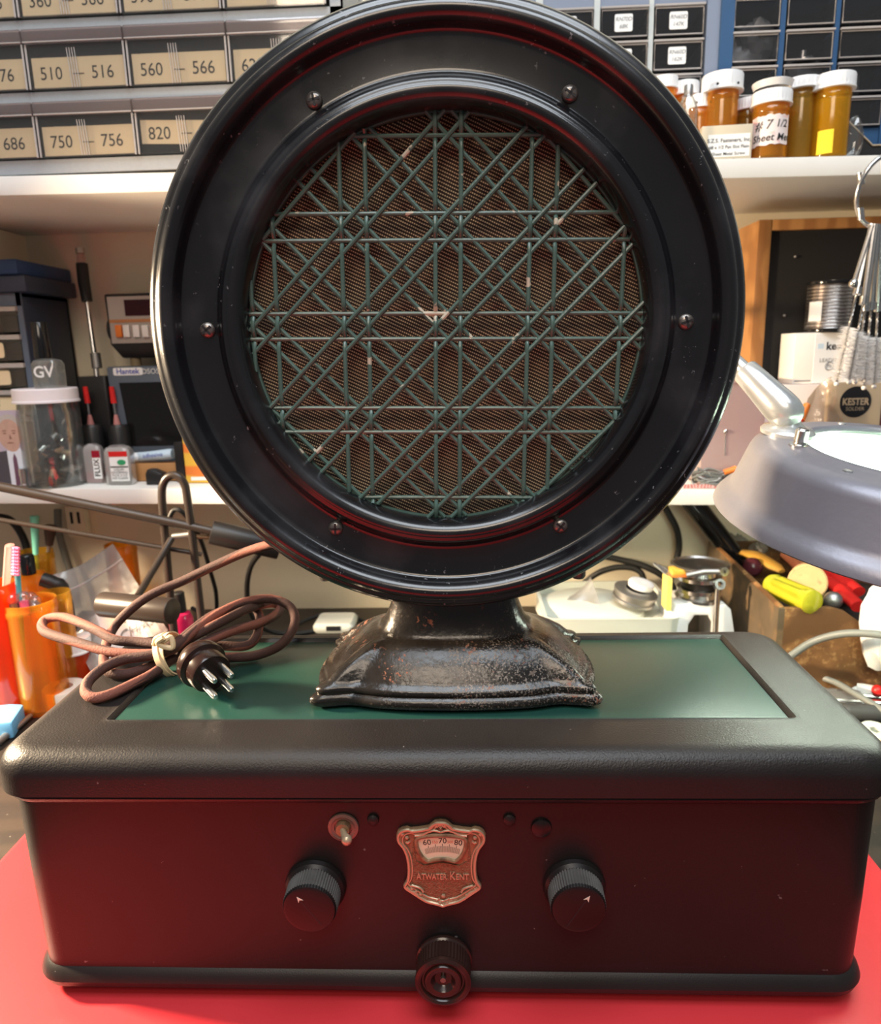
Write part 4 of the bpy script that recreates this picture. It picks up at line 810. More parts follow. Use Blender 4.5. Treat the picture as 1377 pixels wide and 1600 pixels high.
ky = .548; x0, x1 = px_x(166, 500, ky), px_x(330, 500, ky); z0, z1 = px_z(175, 552, ky), px_z(170, 459, ky); fc = thing('frequency_counter', 'compact bench counter with red display and push buttons on top of the oscilloscope', 'meter', ((x0+x1)/2, ky+.03, zt))
m_ = MB(); m_.loops([[V3((x0+.012, ky+.004, z0-.006)), V3((x1, ky+.004, z0-.006)), V3((x1, ky+.055, z0-.006)), V3((x0+.012, ky+.055, z0-.006))], [V3((x0+.002, ky-.002, z0+.010)), V3((x1, ky-.002, z0+.010)), V3((x1, ky+.06, z0+.010)), V3((x0+.002, ky+.06, z0+.010))], [V3((x0, ky, z1)), V3((x1, ky, z1)), V3((x1, ky+.06, z1)), V3((x0, ky+.06, z1))]]); m_.build('counter_case', 'black', fc, bevel=.0025)
fx0, fx1, fz0, fz1 = px_x(173, 500, ky), px_x(330, 500, ky), px_z(175, 537, ky), px_z(175, 464, ky)
pnl = MB().box(fx0, fx1, ky-.0035, ky+.001, fz0, fz1).build('counter_panel', 'panelgray', fc); zmid = px_z(175, 502, ky)
MB().box(px_x(197, 480, ky), px_x(330, 480, ky), ky-.0042, ky-.003, px_z(197, 494, ky), px_z(197, 469, ky)).build('display_window', 'display', pnl)
MB().box(fx0, fx1, ky-.0040, ky-.003, zmid-.002, zmid+.0015).build('orange_stripe', mat('orange_brown_stripe', (.45, .20, .08), .5), pnl)
for i, q in enumerate((190, 202, 217, 231, 245, 259)):
    MB().box(px_x(q-5, 520, ky), px_x(q+5, 520, ky), ky-.008, ky-.003, px_z(q, 527, ky), px_z(q, 508, ky)).build('push_button', 'orange' if i == 0 else 'cap', pnl, bevel=.001)
MB().cyl((x0-.004, ky+.02, (z0+z1)/2-.006), (x0+.001, ky+.02, (z0+z1)/2-.006), .014, n=24).build('tilt_knob', 'rubber', fc)
for q in (205, 250): MB().cyl((px_x(q, 560, ky), ky+.012, zt+.0002), (px_x(q, 560, ky), ky+.012, z0-.005), .006, n=16).build('rubber_foot', mat('tan_rubber_foot', (.25, .18, .10), .6), fc)
# small stuff on the shelf in front of the scope
zl = lambda x: LZ(x)+.0004
p = at(213, 718, Y=.515); tag(MB().sph((p.x, .515, zl(p.x)+.0060+.021), .0058, n=18).build('white_ball', 'cap'), 'small white ball resting behind the flux bottle', 'ball')
MB_ = MB(); tag(MB().box(p.x-.010, p.x+.055, .507, .526, zl(p.x), zl(p.x)+.0205).build('tan_carton', mat('orange_tan_carton', (.46, .22, .08), .6), bevel=.001), 'low orange tan carton under the white tube and ball', 'carton')
a, b_ = at(212, 741, Y=.502), at(266, 728, Y=.502); tb = thing('glue_tube', 'white and pale blue squeezed tube lying on the tan carton', 'tube', a)
zq = zl(a.x)+.0215
L = [];
for t_, rx, rz in ((0, .001, .0055), (.15, .0045, .0052), (.5, .0062, .0055), (.85, .0066, .0062), (1, .0060, .0058)):
    c = V3((a.x+(b_.x-a.x)*t_, .513, zq+.0062+.003*t_)); L.append([c+V3((0, rx*1.15*math.cos(2*PI*i/18), rz*math.sin(2*PI*i/18))) for i in range(18)])
MB().loops(L).build('tube_body', 'lightblue', tb); t = MB(); lettering(t, 'adhesive', ((a.x+b_.x)/2, .513-.0078, zq+.009), V3((1, 0, .08)), Z_, .007); t.build('tube_print', 'blueink', tb, orient=False)
p = at(247, 752, Y=.490); tag(MB().loops([rr(p.x-.012, p.x+.008, .484, .500, .003, z, 4) for z in (zl(p.x), zl(p.x)+.012)]+[rr(p.x-.010, p.x-.002, .486, .498, .002, zl(p.x)+.017, 4)]).build('black_clip', 'black', bevel=.0008), 'small black clip sitting at the front edge of the lower shelf', 'clip')
p = at(285, 720, Y=.505); tag(MB().loops([rr(p.x-.007, p.x+.004, .500, .512, .002, z, 4) for z in (zl(p.x), px_z(285, 690, .505))]).build('black_post', 'black', bevel=.0008), 'narrow upright black block between the tube and the yellow carton', 'block')
a, b_ = at(290, 740, Y=.495), at(345, 740, Y=.495); yc = thing('yellow_carton', 'yellow and orange carton half hidden behind the loudspeaker', 'carton', ((a.x+b_.x)/2, .505, zl(a.x)))
MB().box(a.x, b_.x, .495, .52, zl(a.x), px_z(290, 683, .495)).build('carton_body', 'yellowcard', yc, bevel=.0008); MB().box(a.x+.006, a.x+.024, .4944, .4952, zl(a.x)+.003, zl(a.x)+.007).build('carton_label', 'paper', yc)
# ------------------------------------------------------------------ lower shelf, right
wy = .528; x0, xi, x1 = px_x(1180, 352, wy), px_x(1199, 470, wy), px_x(1520, 352, wy); zb = LZ(x0)+.0004; zt = px_z(1200, 343, wy); zi = px_z(1203, 360, wy); x0 = px_x(1178, 470, wy)
ws = thing('wooden_speaker', 'honey oak speaker box with black cloth front under the upper shelf', 'speaker', ((x0+x1)/2, .57, zb))
m_ = MB(); m_.box(x0, xi, wy, WY-.004, zb, zt); m_.box(xi, x1, wy, WY-.004, zi, zt); m_.box(xi, x1, wy, WY-.004, zb, zb+.014); m_.box(x1-.016, x1, wy, WY-.004, zb+.014, zi); m_.box(xi, x1-.016, WY-.012, WY-.004, zb+.014, zi); m_.build('speaker_case', 'oak', ws, bevel=.001)
cl = MB().box(xi+.0004, x1-.0164, wy+.004, wy+.010, zb+.0144, zi-.0004).build('front_cloth', 'cloth', ws)
for q in ((1243, 401), (1226, 493), (1227, 566)): p = at(*q, Y=wy+.003); MB().sph(p, .0016, n=10).build('grille_pin', 'dullsteel', cl)
# pale carton carrying the solder box
cy_ = .478; a, b_ = at(1196, 640, Y=cy_), at(1352, 640, Y=cy_); zb = LZ(a.x)+.0004; zc = px_z(1260, 601, cy_)
pk = mat('pale_pinkish_carton', (.72, .63, .60), .6, var=.05)
tag(MB().box(a.x, b_.x, cy_, .524, zb, zc).build('pale_carton', pk, bevel=.001), 'pale pinkish carton under the white solder box', 'carton')
a, m1, b_ = at(1241, 560, Y=.485), at(1272, 560, Y=.485), at(1345, 560, Y=.485); zs = px_z(1300, 519, .485); kb = thing('solder_box', 'white square box with printed solder label below the solder spool', 'box', ((a.x+b_.x)/2, .50, zc+.0003))
MB().box(a.x, b_.x, .485, .522, zc+.0003, zs).build('box_body', 'white', kb, bevel=.0008); lb = MB().box(m1.x, b_.x-.001, .4846, .4852, zc+.001, zs-.001).build('box_label', 'paper', kb)
t = MB(); lettering(t, 'kester', (m1.x+.026, .4843, px_z(1300, 541, .485)), X_, Z_, .0115, bold=.0002); t.build('label_name', 'ink', lb, orient=False)
t = MB(); lettering(t, 'LEADFREE', (m1.x+.018, .4843, px_z(1300, 563, .485)), X_, Z_, .0055); p = at(1296, 572, Y=.4843); t.tube([V3((p.x+.0042*math.cos(a_*.4), .4842, p.z+.0042*math.sin(a_*.4))) for a_ in range(16)], .0004, 4, closed=True); lettering(t, 'Pb', (p.x, .4843, p.z), X_, Z_, .005); t.box(a.x+.002, m1.x-.002, .4845, .4850, px_z(1250, 596, .485), px_z(1250, 594.5, .485)); t.build('label_print', 'inkgray', lb, orient=False)
MB().prism([(m1.x+.003, px_z(1280, 545, .485)), (m1.x+.009, px_z(1280, 545, .485)), (m1.x+.009, px_z(1280, 537, .485)), (m1.x+.003, px_z(1280, 537, .485))], (0, .4847, 0), X_, Z_, NF, 0, .0002).build('label_mark', 'lightblue', lb)
p = at(1294, 515, Y=.503); rs = 35*mpp(p); z0 = zs+.0003; z1 = px_z(1294, 440, .503); sp = thing('solder_spool', 'spool of shiny solder wire with black flanges on the white box', 'spool', (p.x, .503, z0))
MB().lathe([(.0001, 0), (rs*1.02, 0), (rs*1.03, .001), (rs*1.02, .003), (.008, .0032)], (p.x, .503, z0), n=44).build('flange', 'blackgloss', sp); MB().lathe([(.008, z1-z0-.0032), (rs*1.02, z1-z0-.003), (rs*1.03, z1-z0-.001), (rs*1.02, z1-z0), (.0001, z1-z0)], (p.x, .503, z0), n=44).build('flange', 'blackgloss', sp)
L = [(rs*.7, .0030)]; nw = 26
for i in range(nw*4+1): L.append((rs*(.955+.03*abs(math.sin(i*PI/4))), .0032+(z1-z0-.0064)*i/(nw*4)))
L.append((rs*.7, z1-z0-.0030)); MB().lathe(L, (p.x, .503, z0), n=48).build('solder_winding', 'solder', sp)
MB().loops([[V3((p.x+(rs+dr)*math.sin(a_), .503-(rs+dr)*math.cos(a_), z)) for a_ in (-1.35, -1.15, -.95, -.75)]+[V3((p.x+(rs)*math.sin(a_), .503-rs*math.cos(a_), z)) for a_ in (-.75, -.95, -1.15, -1.35)] for dr in (.0004,) for z in (z0+(z1-z0)*.22, z0+(z1-z0)*.60)]).build('spool_sticker', 'paper', sp)
# kraft pouch with round logo
a, b_ = at(1292, 690, Y=.462), at(1373, 690, Y=.462); zb = LZ(a.x)+.0004; zt = px_z(1340, 597, .462); kp = thing('solder_pouch', 'kraft packet with a round black logo under the hanging brushes', 'packet', ((a.x+b_.x)/2, .466, zb))
MB().box(a.x, b_.x, .462, .474, zb, zt).build('packet_body', 'kraft', kp, bevel=.002); p = at(1337, 628, Y=.462); rl = 24*mpp(p)
lg = MB().lathe([(rl, -.0005), (rl, .0003), (.0001, .0003)], (p.x, .462, p.z), NF, 48, True).build('round_logo', 'ink', kp)
t = MB(); lettering(t, 'KESTER', (p.x, .4615, p.z), X_, Z_, rl*.62, bold=.0003, wid=.82); lettering(t, 'SOLDER', (p.x, .4615, p.z-rl*.45), X_, Z_, rl*.33); t.build('logo_lettering', 'kraft', lg, orient=False)
def film(name, label, cat, corners, Yb, m, bulge=.006, n=14, seed=2, group=None, thick=.0006):   # a slightly crumpled sheet of film given by 4 world corners TL TR BR BL
    rnd = random.Random(seed); A_, B_, C_, D_ = [V3(c) for c in corners]; g = []
    nrm = (B_-A_).cross(D_-A_).normalized(); ph = [(rnd.uniform(2, 9), rnd.uniform(2, 9), rnd.uniform(0, 6), rnd.uniform(.3, 1)) for _ in range(6)]
    def P(i, j):
        u, v = i/n, j/n; p = (A_*(1-u)+B_*u)*(1-v)+(D_*(1-u)+C_*u)*v
        return p+nrm*bulge*(math.sin(PI*u)*.8+sum(w*math.sin(a*u+b*v+q) for a, b, q, w in ph)*.16)
    L = [[P(i, j) for i in range(n+1)]+[P(i, j)-nrm*thick for i in range(n, -1, -1)] for j in range(n+1)]
    return MB().loops(L), P
m_, _ = film('x', '', '', (at(1262, 622, Y=.455), at(1298, 588, Y=.455), at(1330, 700, Y=.452), at(1238, 690, Y=.452)), .45, 'bag', .008)
tag(m_.build('clear_bag', clear('tan_tinted_clear_film', (.93, .90, .85), .35, .10, .15, hazecol=(.72, .62, .50), bump=.5, bscale=50), sharp=25), 'crumpled tan tinted clear bag between the lamp joint and the kraft packet', 'bag')
p = at(1395, 650, Y=.465); tag(MB().box(px_x(1376, 650, .465), p.x+.03, .465, .49, LZ(p.x)+.0004, px_z(1385, 600, .465)).build('maroon_box', mat('dark_maroon_card', (.10, .02, .03), .5), bevel=.001), 'dark maroon box at the right edge beside the kraft packet', 'box')
o = thing('orange_tool', 'orange handled tool behind the lamp joint', 'tool', at(1240, 690, Y=.44)); MB().tube([at(1262, 632, Y=.45), at(1250, 655, Y=.445)], [.0035, .0055], 10).build('tool_handle', 'orange', o); e_ = at(1240, 690, Y=.44); MB().tube([at(1250, 655, Y=.445), at(1236, 676, Y=.44), V3((px_x(1226, 700, .45), .47, LZ(.3)+.003))], .004, 8).build('tool_shaft', 'red', o)
# translucent bin
a, b_ = at(1098, 680, Y=.475), at(1193, 680, Y=.475); zb = LZ(a.x)+.0004; zt = px_z(1150, 598, .475); bn = thing('plastic_bin', 'pinkish translucent plastic bin on the lower shelf beside the loudspeaker rim', 'bin', ((a.x+b_.x)/2, .50, zb))
pkc = clear('pinkish_translucent_plastic', (.93, .84, .84), .55, .08, .2, hazecol=(.78, .66, .66))
m_ = MB(); m_.box(a.x, b_.x, .475, .477, zb, zt); m_.box(a.x, a.x+.002, .477, .522, zb, zt); m_.box(b_.x-.002, b_.x, .477, .522, zb, zt); m_.box(a.x, b_.x, .520, .522, zb, zt); m_.box(a.x, b_.x, .475, .522, zb, zb+.002); m_.build('bin_shell', pkc, bn)
MB().loops([rr(a.x-.002, b_.x+.0015, .473, .523, .004, z, 4) for z in (zt, zt+.005)]).build('bin_lid', pkc, bn)
p = at(1134, 674, Y=.4745); st = MB(); st.tube([p, at(1133, 712, Y=.4745)], .0007, 6); st.sph(p, .0026, n=12); st.build('bin_stud', 'steel', bn)
# tangle of wires and red strip
wb = thing('wire_tangle', 'small tangle of grey wires at the front of the lower shelf', 'wires', at(1118, 750, Y=.466)); rnd = random.Random(6); zz = LZ(.28)+.0025
for i in range(7):
    pts = []; ax_ = rnd.uniform(0, 6)
    for k_ in range(9):
        a_ = ax_+k_*.8; pts.append(V3((px_x(1112, 745, .466)+.026*math.cos(a_)*rnd.uniform(.5, 1), .466+.007*math.sin(a_), zz+.004*i*.5+.006*abs(math.sin(a_*1.3))*rnd.uniform(.3, 1.6))))
    MB().tube(pts, .0011, 6, sub=5).build('wire', 'graycable' if i % 3 else 'dullsteel', wb)
tag(MB().tube([at(1132, 738, Y=.4605), at(1150, 733, Y=.462)], [.003, .004], 10).build('red_terminal', 'orange'), 'small orange-red terminal lying on the grey wires', 'terminal')
p, q = at(1068, 753, Y=.4615), at(1146, 753, Y=.4595); tag(MB().box(p.x, q.x, .4585, .4605, LZ(p.x)+.0004, LZ(p.x)+.0045).build('red_strip', stripes(mat('pinkish_red_strip', (.50, .16, .15), .5), (.62, .42, .40), 90, 'X', 6)), 'thin pinkish red striped strip along the lower shelf edge', 'strip')

# ------------------------------------------------------------------ ring of bottle brushes hung from the upper shelf
ry = .400; rc = at(1387, 300, Y=ry); rk = mpp(rc); rg = thing('brush_ring', 'large steel key ring hanging at the right edge of the upper shelf', 'ring', rc)
MB().tube([rc+V3((46*rk*math.cos(a_*PI/16), .004*math.sin(a_*PI/8), 54*rk*math.sin(a_*PI/16))) for a_ in range(32)], .0021, 10, closed=True).build('ring_wire', 'steel', rg)
hk = rc+V3((.012, 0, 54*rk)); MB().tube([hk+V3((.004, 0, -.004)), hk+V3((0, -.004, -.006)), hk+V3((-.003, 0, -.003)), hk+V3((0, .010, .004)), V3((hk.x, UY(hk.x)+.002, hk.z+.004))], .0014, 8, sub=4).build('hanging_hook', 'dullsteel', rg)
for a_ in (2.75, 3.75): q = rc+V3((46*rk*math.cos(a_), 0, 54*rk*math.sin(a_))); MB().tube([q+V3((-.001, 0, .005)), q+V3((.001, 0, -.005))], .0030, 10).build('ring_clasp', 'steel', rg)
BR = [((1362, 350), (1340, 455), (1307, 600), 11), ((1366, 350), (1350, 470), (1327, 597), 10), ((1370, 350), (1353, 480), (1336, 597), 12), ((1374, 350), (1362, 478), (1350, 606), 11), ((1378, 350), (1372, 480), (1366, 604), 12), ((1384, 350), (1386, 480), (1388, 602), 11)]
names = ['outermost left', 'second from the left', 'third from the left', 'third from the right', 'second from the right', 'rightmost']
rnd = random.Random(3)
for i, (p0, p1, p2, rb_) in enumerate(BR):
    yy_ = ry-.010+.005*i; A_, B_, C_ = at(*p0, Y=ry), at(*p1, Y=yy_), at(*p2, Y=yy_); w = thing('bottle_brush', 'thin twisted-wire bottle brush with white bristles, %s on the hanging ring' % names[i], 'brush', C_, 0, 'bottle brushes on the ring')
    MB().tube([A_, A_*.5+B_*.5, B_], .0022, 8).build('brush_loop', 'steel', w)
    MB().tube([B_+(A_-B_)*.06, B_-(A_-B_)*.05], .0036, 10).build('brush_crimp', 'steel', w)
    d = C_-B_; L_ = d.length; n_ = int(L_/.0012); u = d.normalized(); s1 = u.orthogonal().normalized(); s2 = u.cross(s1)
    tw = MB()
    for ph in (0, PI): tw.tube([B_+d*(k_/n_)+(s1*math.cos(k_*1.0+ph)+s2*math.sin(k_*1.0+ph))*.0006 for k_ in range(n_+1)], .0007, 5)
    tw.build('twisted_wire', 'dullsteel', w)
    bm_ = MB()
    for k_ in range(560):
        t = .38+.58*k_/560; a_ = k_*.73; c = B_+d*t; v = (s1*math.cos(a_)+s2*math.sin(a_)+u*rnd.uniform(-.15, .15))*rb_*.00085*rnd.uniform(.85, 1.1); q = u*.00030; q2 = v.cross(u).normalized()*.00042
        bm_.add([c+q, c-q, c+q2, c+v], [[0, 1, 3], [1, 2, 3], [2, 0, 3]])
    tag(bm_.build('bristles', 'bristle', w, orient=False), 'white nylon bristles'); MB().sph(C_, .0022, n=12).build('brush_tip', 'cap', w)
p0, p1 = at(1363, 352, Y=ry-.012), at(1334, 443, Y=ry-.012); w = thing('hanging_wire', 'short steel wire handle with round end hanging left of the brushes', 'handle', p1); MB().tube([p0, p1], .0020, 8).build('handle_wire', 'steel', w); MB().sph(p1, .0042, n=14).build('handle_end', 'steel', w)

# ------------------------------------------------------------------ magnifier lamp
LA = V3((math.sin(R_(5)), -math.sin(R_(8.5)), math.cos(R_(5)))).normalized(); LC = at(1402, 824, Y=.147); lamp = thing('magnifier_lamp', 'silver grey round magnifying lamp with glowing lens at the right', 'lamp', LC)
MB().lathe([(.1095, .0), (.1110, .0012), (.1100, .0045), (.1070, .0085), (.1035, .0115), (.1015, .0150), (.0955, .0375), (.0940, .0410), (.0900, .0450), (.0850, .0468), (.0740, .0472), (.0700, .0482), (.0665, .0490), (.0645, .0482), (.0640, .0455), (.0640, .0440), (.0660, .0440), (.0930, .0390), (.0990, .0145), (.1050, .0080), (.1080, .0010)], LC, LA, 120, ring=True).build('lamp_head', 'hammer', lamp, sharp=60)
MB().lathe([(.0648, .0436), (.0920, .0385), (.0978, .0150)], LC, LA, 96).build('inner_reflector', 'lampwhite', lamp)
u_ = LA.orthogonal().normalized(); w_ = LA.cross(u_)
MB().tube([LC+LA*.019+(u_*math.cos(2*PI*i/64)+w_*math.sin(2*PI*i/64))*.0800 for i in range(64)], .0080, 12, closed=True).build('ring_tube', 'tubelight', lamp)['label'] = 'glowing white ring tube'
MB().lathe([(.0001, .0400)]+[(.0636*math.sin(t), .0455-.0055*math.cos(t)) for t in (.3, .6, .9, 1.2, 1.5)]+[(.0636*math.sin(t), .0455+.0035*math.cos(t)) for t in (1.5, 1.2, .9, .6, .3)]+[(.0001, .0490)], LC, LA, 72).build('magnifying_lens', clear('lens_glass', (.94, 1, .95), .09, .05, .03, hazecol=(.70, .95, .74)), lamp)
def LP(x, y, h): v = V3((x, y, 0)); v = v-LA*v.dot(LA); return LC+v+LA*h
ft = LP(-.0655, .0375, .0472); sf = MB().lathe([(.0165, -.0005), (.0170, .0020), (.0150, .0042), (.0100, .0055), (.0070, .0080), (.0060, .0120), (.0001, .0120)], ft, LA, 36, True).build('swivel_foot', 'silver', lamp)
jy_ = ft.y; J0, J1 = at(1226, 642, Y=jy_), at(1163, 578, Y=jy_+.02); dj = (J1-J0); ln = dj.length; dj.normalize()
MB().lathe([(.0001, -.0125), (.0062, -.0105), (.0100, -.0065), (.0113, 0), (.0112, .006), (.0106, .012), (.0095, ln*.62), (.0086, ln*.97), (.0078, ln), (.0040, ln)], J0, dj, 40).build('swivel_joint', 'silver', lamp)
MB().tube([ft+LA*.010, J0-dj*.004], [.0055, .0065], 14).build('ball_stem', 'silver', lamp)
e1 = at(1135, 552, Y=jy_+.03); e2 = at(1000, 470, Y=.34); e3 = V3((at(940, 440, Y=.6).x, WY-.004, e2.z+.01)); MB().tube([J1-dj*.002, e1, e2, e3], .0052, 14).build('support_rod', 'silver', lamp); MB().cyl(e3-V3((0, .008, 0)), V3((e3.x, WY-.0003, e3.z)), .02, n=28).build('wall_plate', 'silver', lamp)
kn = LP(-.0715, .004, .0475); k_ = MB().lathe([(.0060, -.0006), (.0062, .0010), (.0040, .0016), (.0036, .0030), (.0040, .0034), (.0040, .0100), (.0030, .0112), (.0001, .0114)], kn, LA, 28, True).build('clamp_screw', 'steel', lamp)
for a_ in (3.75, 1.7, 5.2): MB().lathe([(.0028, -.0004), (.0026, .0008), (.0001, .0014)], LP(.079*math.cos(a_), .079*math.sin(a_), .0471), LA, 16, True).build('rivet', 'silver', lamp)

# ------------------------------------------------------------------ bench behind the radio, right: wooden tool box
bA, bB = at(1217, 951, Y=.352), at(1100, 840, Y=.545); hz = bA.z; Yt = .352
for _ in range(30):       # back corner of the left wall at the same height
    pass
dB = at(1100, 840, Z=hz); bk = V3((dB.x, min(dB.y, .60), hz)); tb = thing('tool_box', 'open brown hardboard box full of tools under the magnifying lamp', 'tool box', (.40, .45, 0))
th = .006; q0, q1 = V3((bA.x, bA.y, 0)), V3((bk.x, bk.y, 0)); dx = V3((.24, 0, 0)); ex = V3((th, 0, 0)); ey = V3((0, th, 0)); hv = V3((0, 0, hz))
MB().hexa(q0, q0+ex, q1+ex, q1, q0+hv, q0+ex+hv, q1+ex+hv, q1+hv).build('side_panel', 'chipgray', tb); MB().hexa(q0+dx, q0+dx+ex, q1+dx+ex, q1+dx, q0+dx+hv, q0+dx+ex+hv, q1+dx+ex+hv, q1+dx+hv).build('side_panel', 'chipgray', tb)
fo = [(th, 0), (.24, 0), (.24, hz*.55), (.20, hz*.55), (.115, hz*.56), (.095, hz*.66), (.078, hz*.83), (.062, hz*.96), (.050, hz), (th, hz)]
MB().prism(fo, q0, X_, Z_, Y_, 0, th).build('front_panel', 'chip', tb); MB().prism([(th, 0), (.24, 0), (.24, hz), (th, hz)], q1, X_, Z_, NF, 0, th).build('back_panel', 'chip', tb)
MB().hexa(q0+ex+ey, q0+dx+ey, q1+dx-ey, q1+ex-ey, q0+ex+ey+Z_*.004, q0+dx+ey+Z_*.004, q1+dx-ey+Z_*.004, q1+ex-ey+Z_*.004).build('bottom_panel', 'chip', tb)
MB().tube([q0+hv+V3((.003, .003, 0)), q1+hv+V3((.003, 0, 0))], .0032, 6).build('worn_edge', 'chip', tb)
# its contents
heap = crumple('rag_bundle', 'crumpled dark rag filling the wooden tool box under the tools', 'rag', q0*.45+q1*.55+V3((.115, 0, .034)), .085, .085, .028, mat('dark_brown_rag', (.035, .025, .02), .9, var=.4, vscale=30), 12, amp=.12, n=28)
def lab(o, l, c, g=None): return tag(o, l, c, g)
s0, s1 = at(1204, 912, Z=hz+.005), at(1272, 942, Z=hz+.006); d = (s1-s0); ln = d.length; dn = d.normalized(); sd = thing('screwdriver', 'screwdriver with a fluted clear yellow handle in the tool box', 'screwdriver', s0)
n = 48; uu = dn.orthogonal().normalized(); ww = dn.cross(uu); L = []
for h, r, fl in ((0, .006, 0), (.002, .0105, 0), (.007, .0118, .1), (.010, .0098, .1), (.014, .0118, 1), (ln*.8, .0122, 1), (ln*.86, .0125, .2), (ln*.97, .0115, 0), (ln, .008, 0)): L.append([s0+dn*h+(uu*math.cos(2*PI*i/n)+ww*math.sin(2*PI*i/n))*(r-.0032*fl*(.5+.5*math.cos(2*PI*i*6/n))**2) for i in range(n)])
MB().loops(L).build('screwdriver_handle', 'yellowclear', sd, sharp=50); MB().cyl(s0+dn*.002, s0-dn*.006, .003, n=12).build('screwdriver_shaft', 'steel', sd)
c = at(1262, 910, Z=hz-.004); vdir = (CAM-c).normalized()+V3((0, 0, -.12)); lab(MB().lathe([(.0185, -.03), (.0195, -.004), (.0195, 0), (.018, .0012), (.0001, .0014)], c, vdir, 40, True).build('wooden_plug', 'cork'), 'round tan wooden plug seen end-on behind the yellow screwdriver', 'plug')
c = at(1302, 938, Z=hz-.014); lab(MB().lathe([(.007, -.02), (.0085, -.004), (.0092, .002), (.0080, .006), (.0045, .0085), (.0001, .0090)], c, (CAM-c).normalized(), 28, True).build('steel_ball', 'dullsteel'), 'round grey steel ball end to the right of the yellow screwdriver', 'ball')
c = at(1176, 886, Z=hz-.012); lab(MB().sph(c, .0115, n=22).build('maroon_ball', 'purple'), 'glossy dark maroon ball left of the wooden plug', 'ball')
for i, (p, q, l) in enumerate((((1292, 893), (1342, 925), 'red handle lying across the tool box, upper of the pair'), ((1285, 902), (1342, 948), 'red handle lying across the tool box, lower of the pair'))):
    a, b_ = at(*p, Z=hz-.010+.004*(1-i)), at(*q, Z=hz-.016+.004*(1-i)); w = thing('pliers', l, 'handle', a, 0, 'red handles in the tool box'); MB().tube([a, (a+b_)/2+V3((0, .003, .002)), b_], [.006, .0085, .0075], 14, sub=4, flat=.8).build('handle_grip', 'red', w)
a, b_, c_ = at(1136, 862, Z=hz-.010), at(1180, 868, Z=hz-.004), at(1222, 893, Z=hz-.012); lab(MB().tube([a, b_, c_], [.006]+[.010]*3+[.0115]+[.010]*3+[.005], 12, sub=4, flat=.45).build('orange_scraper', mat('orange_tan_blade', (.62, .33, .06), .4)), 'orange tan curved scraper lying at the back left of the tool box', 'scraper')
for i, (p, r, l) in enumerate((((1150, 846), .016, 'grey stone-like lump at the back corner of the tool box'), ((1185, 858), .011, 'smaller grey lump beside the orange scraper'))): crumple('stone_lump', l, 'stone', at(*p, Z=hz-.006), r, r*.9, r*.8, 'ceramic', 20+i, amp=.25)
lab(MB().tube([at(1228, 868, Z=hz-.008), at(1262, 890, Z=hz-.006), at(1285, 896, Z=hz-.012)], [.007, .009, .006], 12).build('copper_fitting', mat('reddish_brass_fitting', (.45, .16, .09), .35, metal=.6, var=.4, vscale=120)), 'reddish metal fitting behind the wooden plug', 'fitting')
crumple('white_bag', 'bright white crinkled plastic bag beside the tool box at the right edge', 'bag', at(1382, 975, Y=.335)+V3((.006, 0, 0)), .025, .012, .046, mat('white_crinkled_film', (.82, .82, .80), .3, bump=.8, bscale=90), 31, amp=.22)
# ---- white tray with mechanism
ty = .425; a, b_ = at(852, 968, Y=ty), at(1066, 968, Y=ty); zt = a.z; tr = thing('plastic_tray', 'off-white moulded plastic tray behind the radio', 'tray', ((a.x+b_.x)/2, .48, 0))
def tl(i, z): return rr(a.x+i, b_.x-i, ty+i, .555-i, max(.012-i, .004), z, 5)
MB().loops([tl(.004, .0003), tl(0, zt-.006), tl(-.001, zt), tl(.003, zt), tl(.004, zt-.008), tl(.006, zt-.014)]).build('tray_shell', 'offwhite', tr)
c = V3(((a.x*.6+b_.x*.4), .49, zt-.013)); MB().lathe([(.062, 0), (.060, .005), (.050, .010), (.030, .012), (.0001, .0125)], c, Z_, 48, True).build('tray_mound', 'offwhite', tr)
m_, _ = film('x', '', '', (at(862, 935, Y=.50), at(925, 905, Y=.50), at(938, 945, Y=.47), at(868, 965, Y=.455)), .45, 'bag', .010, seed=8); lab(m_.build('clear_bag', 'bag', sharp=25), 'clear crinkled bag lying in the left of the white tray', 'bag')
c = at(992, 930, Y=.475); fw = thing('metal_reel', 'shallow metal reel with pale rim lying tilted in the white tray', 'reel', c); axr = V3((.22, -.12, 1)).normalized()
MB().lathe([(.0001, -.008), (.022, -.008), (.024, -.006), (.024, -.003), (.022, -.002), (.022, .002), (.0245, .003), (.0245, .006), (.020, .008), (.012, .008)], c, axr, 48).build('reel_body', 'dullsteel', fw); MB().lathe([(.014, .008), (.0145, .012), (.0135, .014), (.008, .0145), (.0001, .0135)], c+V3((.005, .004, .001)), axr, 40, True).build('reel_hub', 'cap', fw)
my = .43; a, b_ = at(1050, 970, Y=my), at(1156, 980, Y=my); zt2 = px_z(1100, 945, my); mc = thing('metal_mechanism', 'white metal bracket with stacked steel rollers and levers beside the tool box', 'mechanism', ((a.x+b_.x)/2, .46, 0))
pl = MB(); pl.prism([(a.x, 0), (a.x+.016, 0), (a.x+.018, zt2-.022), (a.x+.024, zt2-.012), (a.x+.038, zt2-.012), (a.x+.044, zt2-.022), (a.x+.046, 0), (b_.x+.002, 0), (b_.x-.010, zt2-.006), (b_.x-.016, zt2), (a.x+.004, zt2), (a.x, zt2-.006)], (0, my, 0), X_, Z_, Y_, 0, .05); pl.build('bracket_plate', 'cap', mc, bevel=.0015)
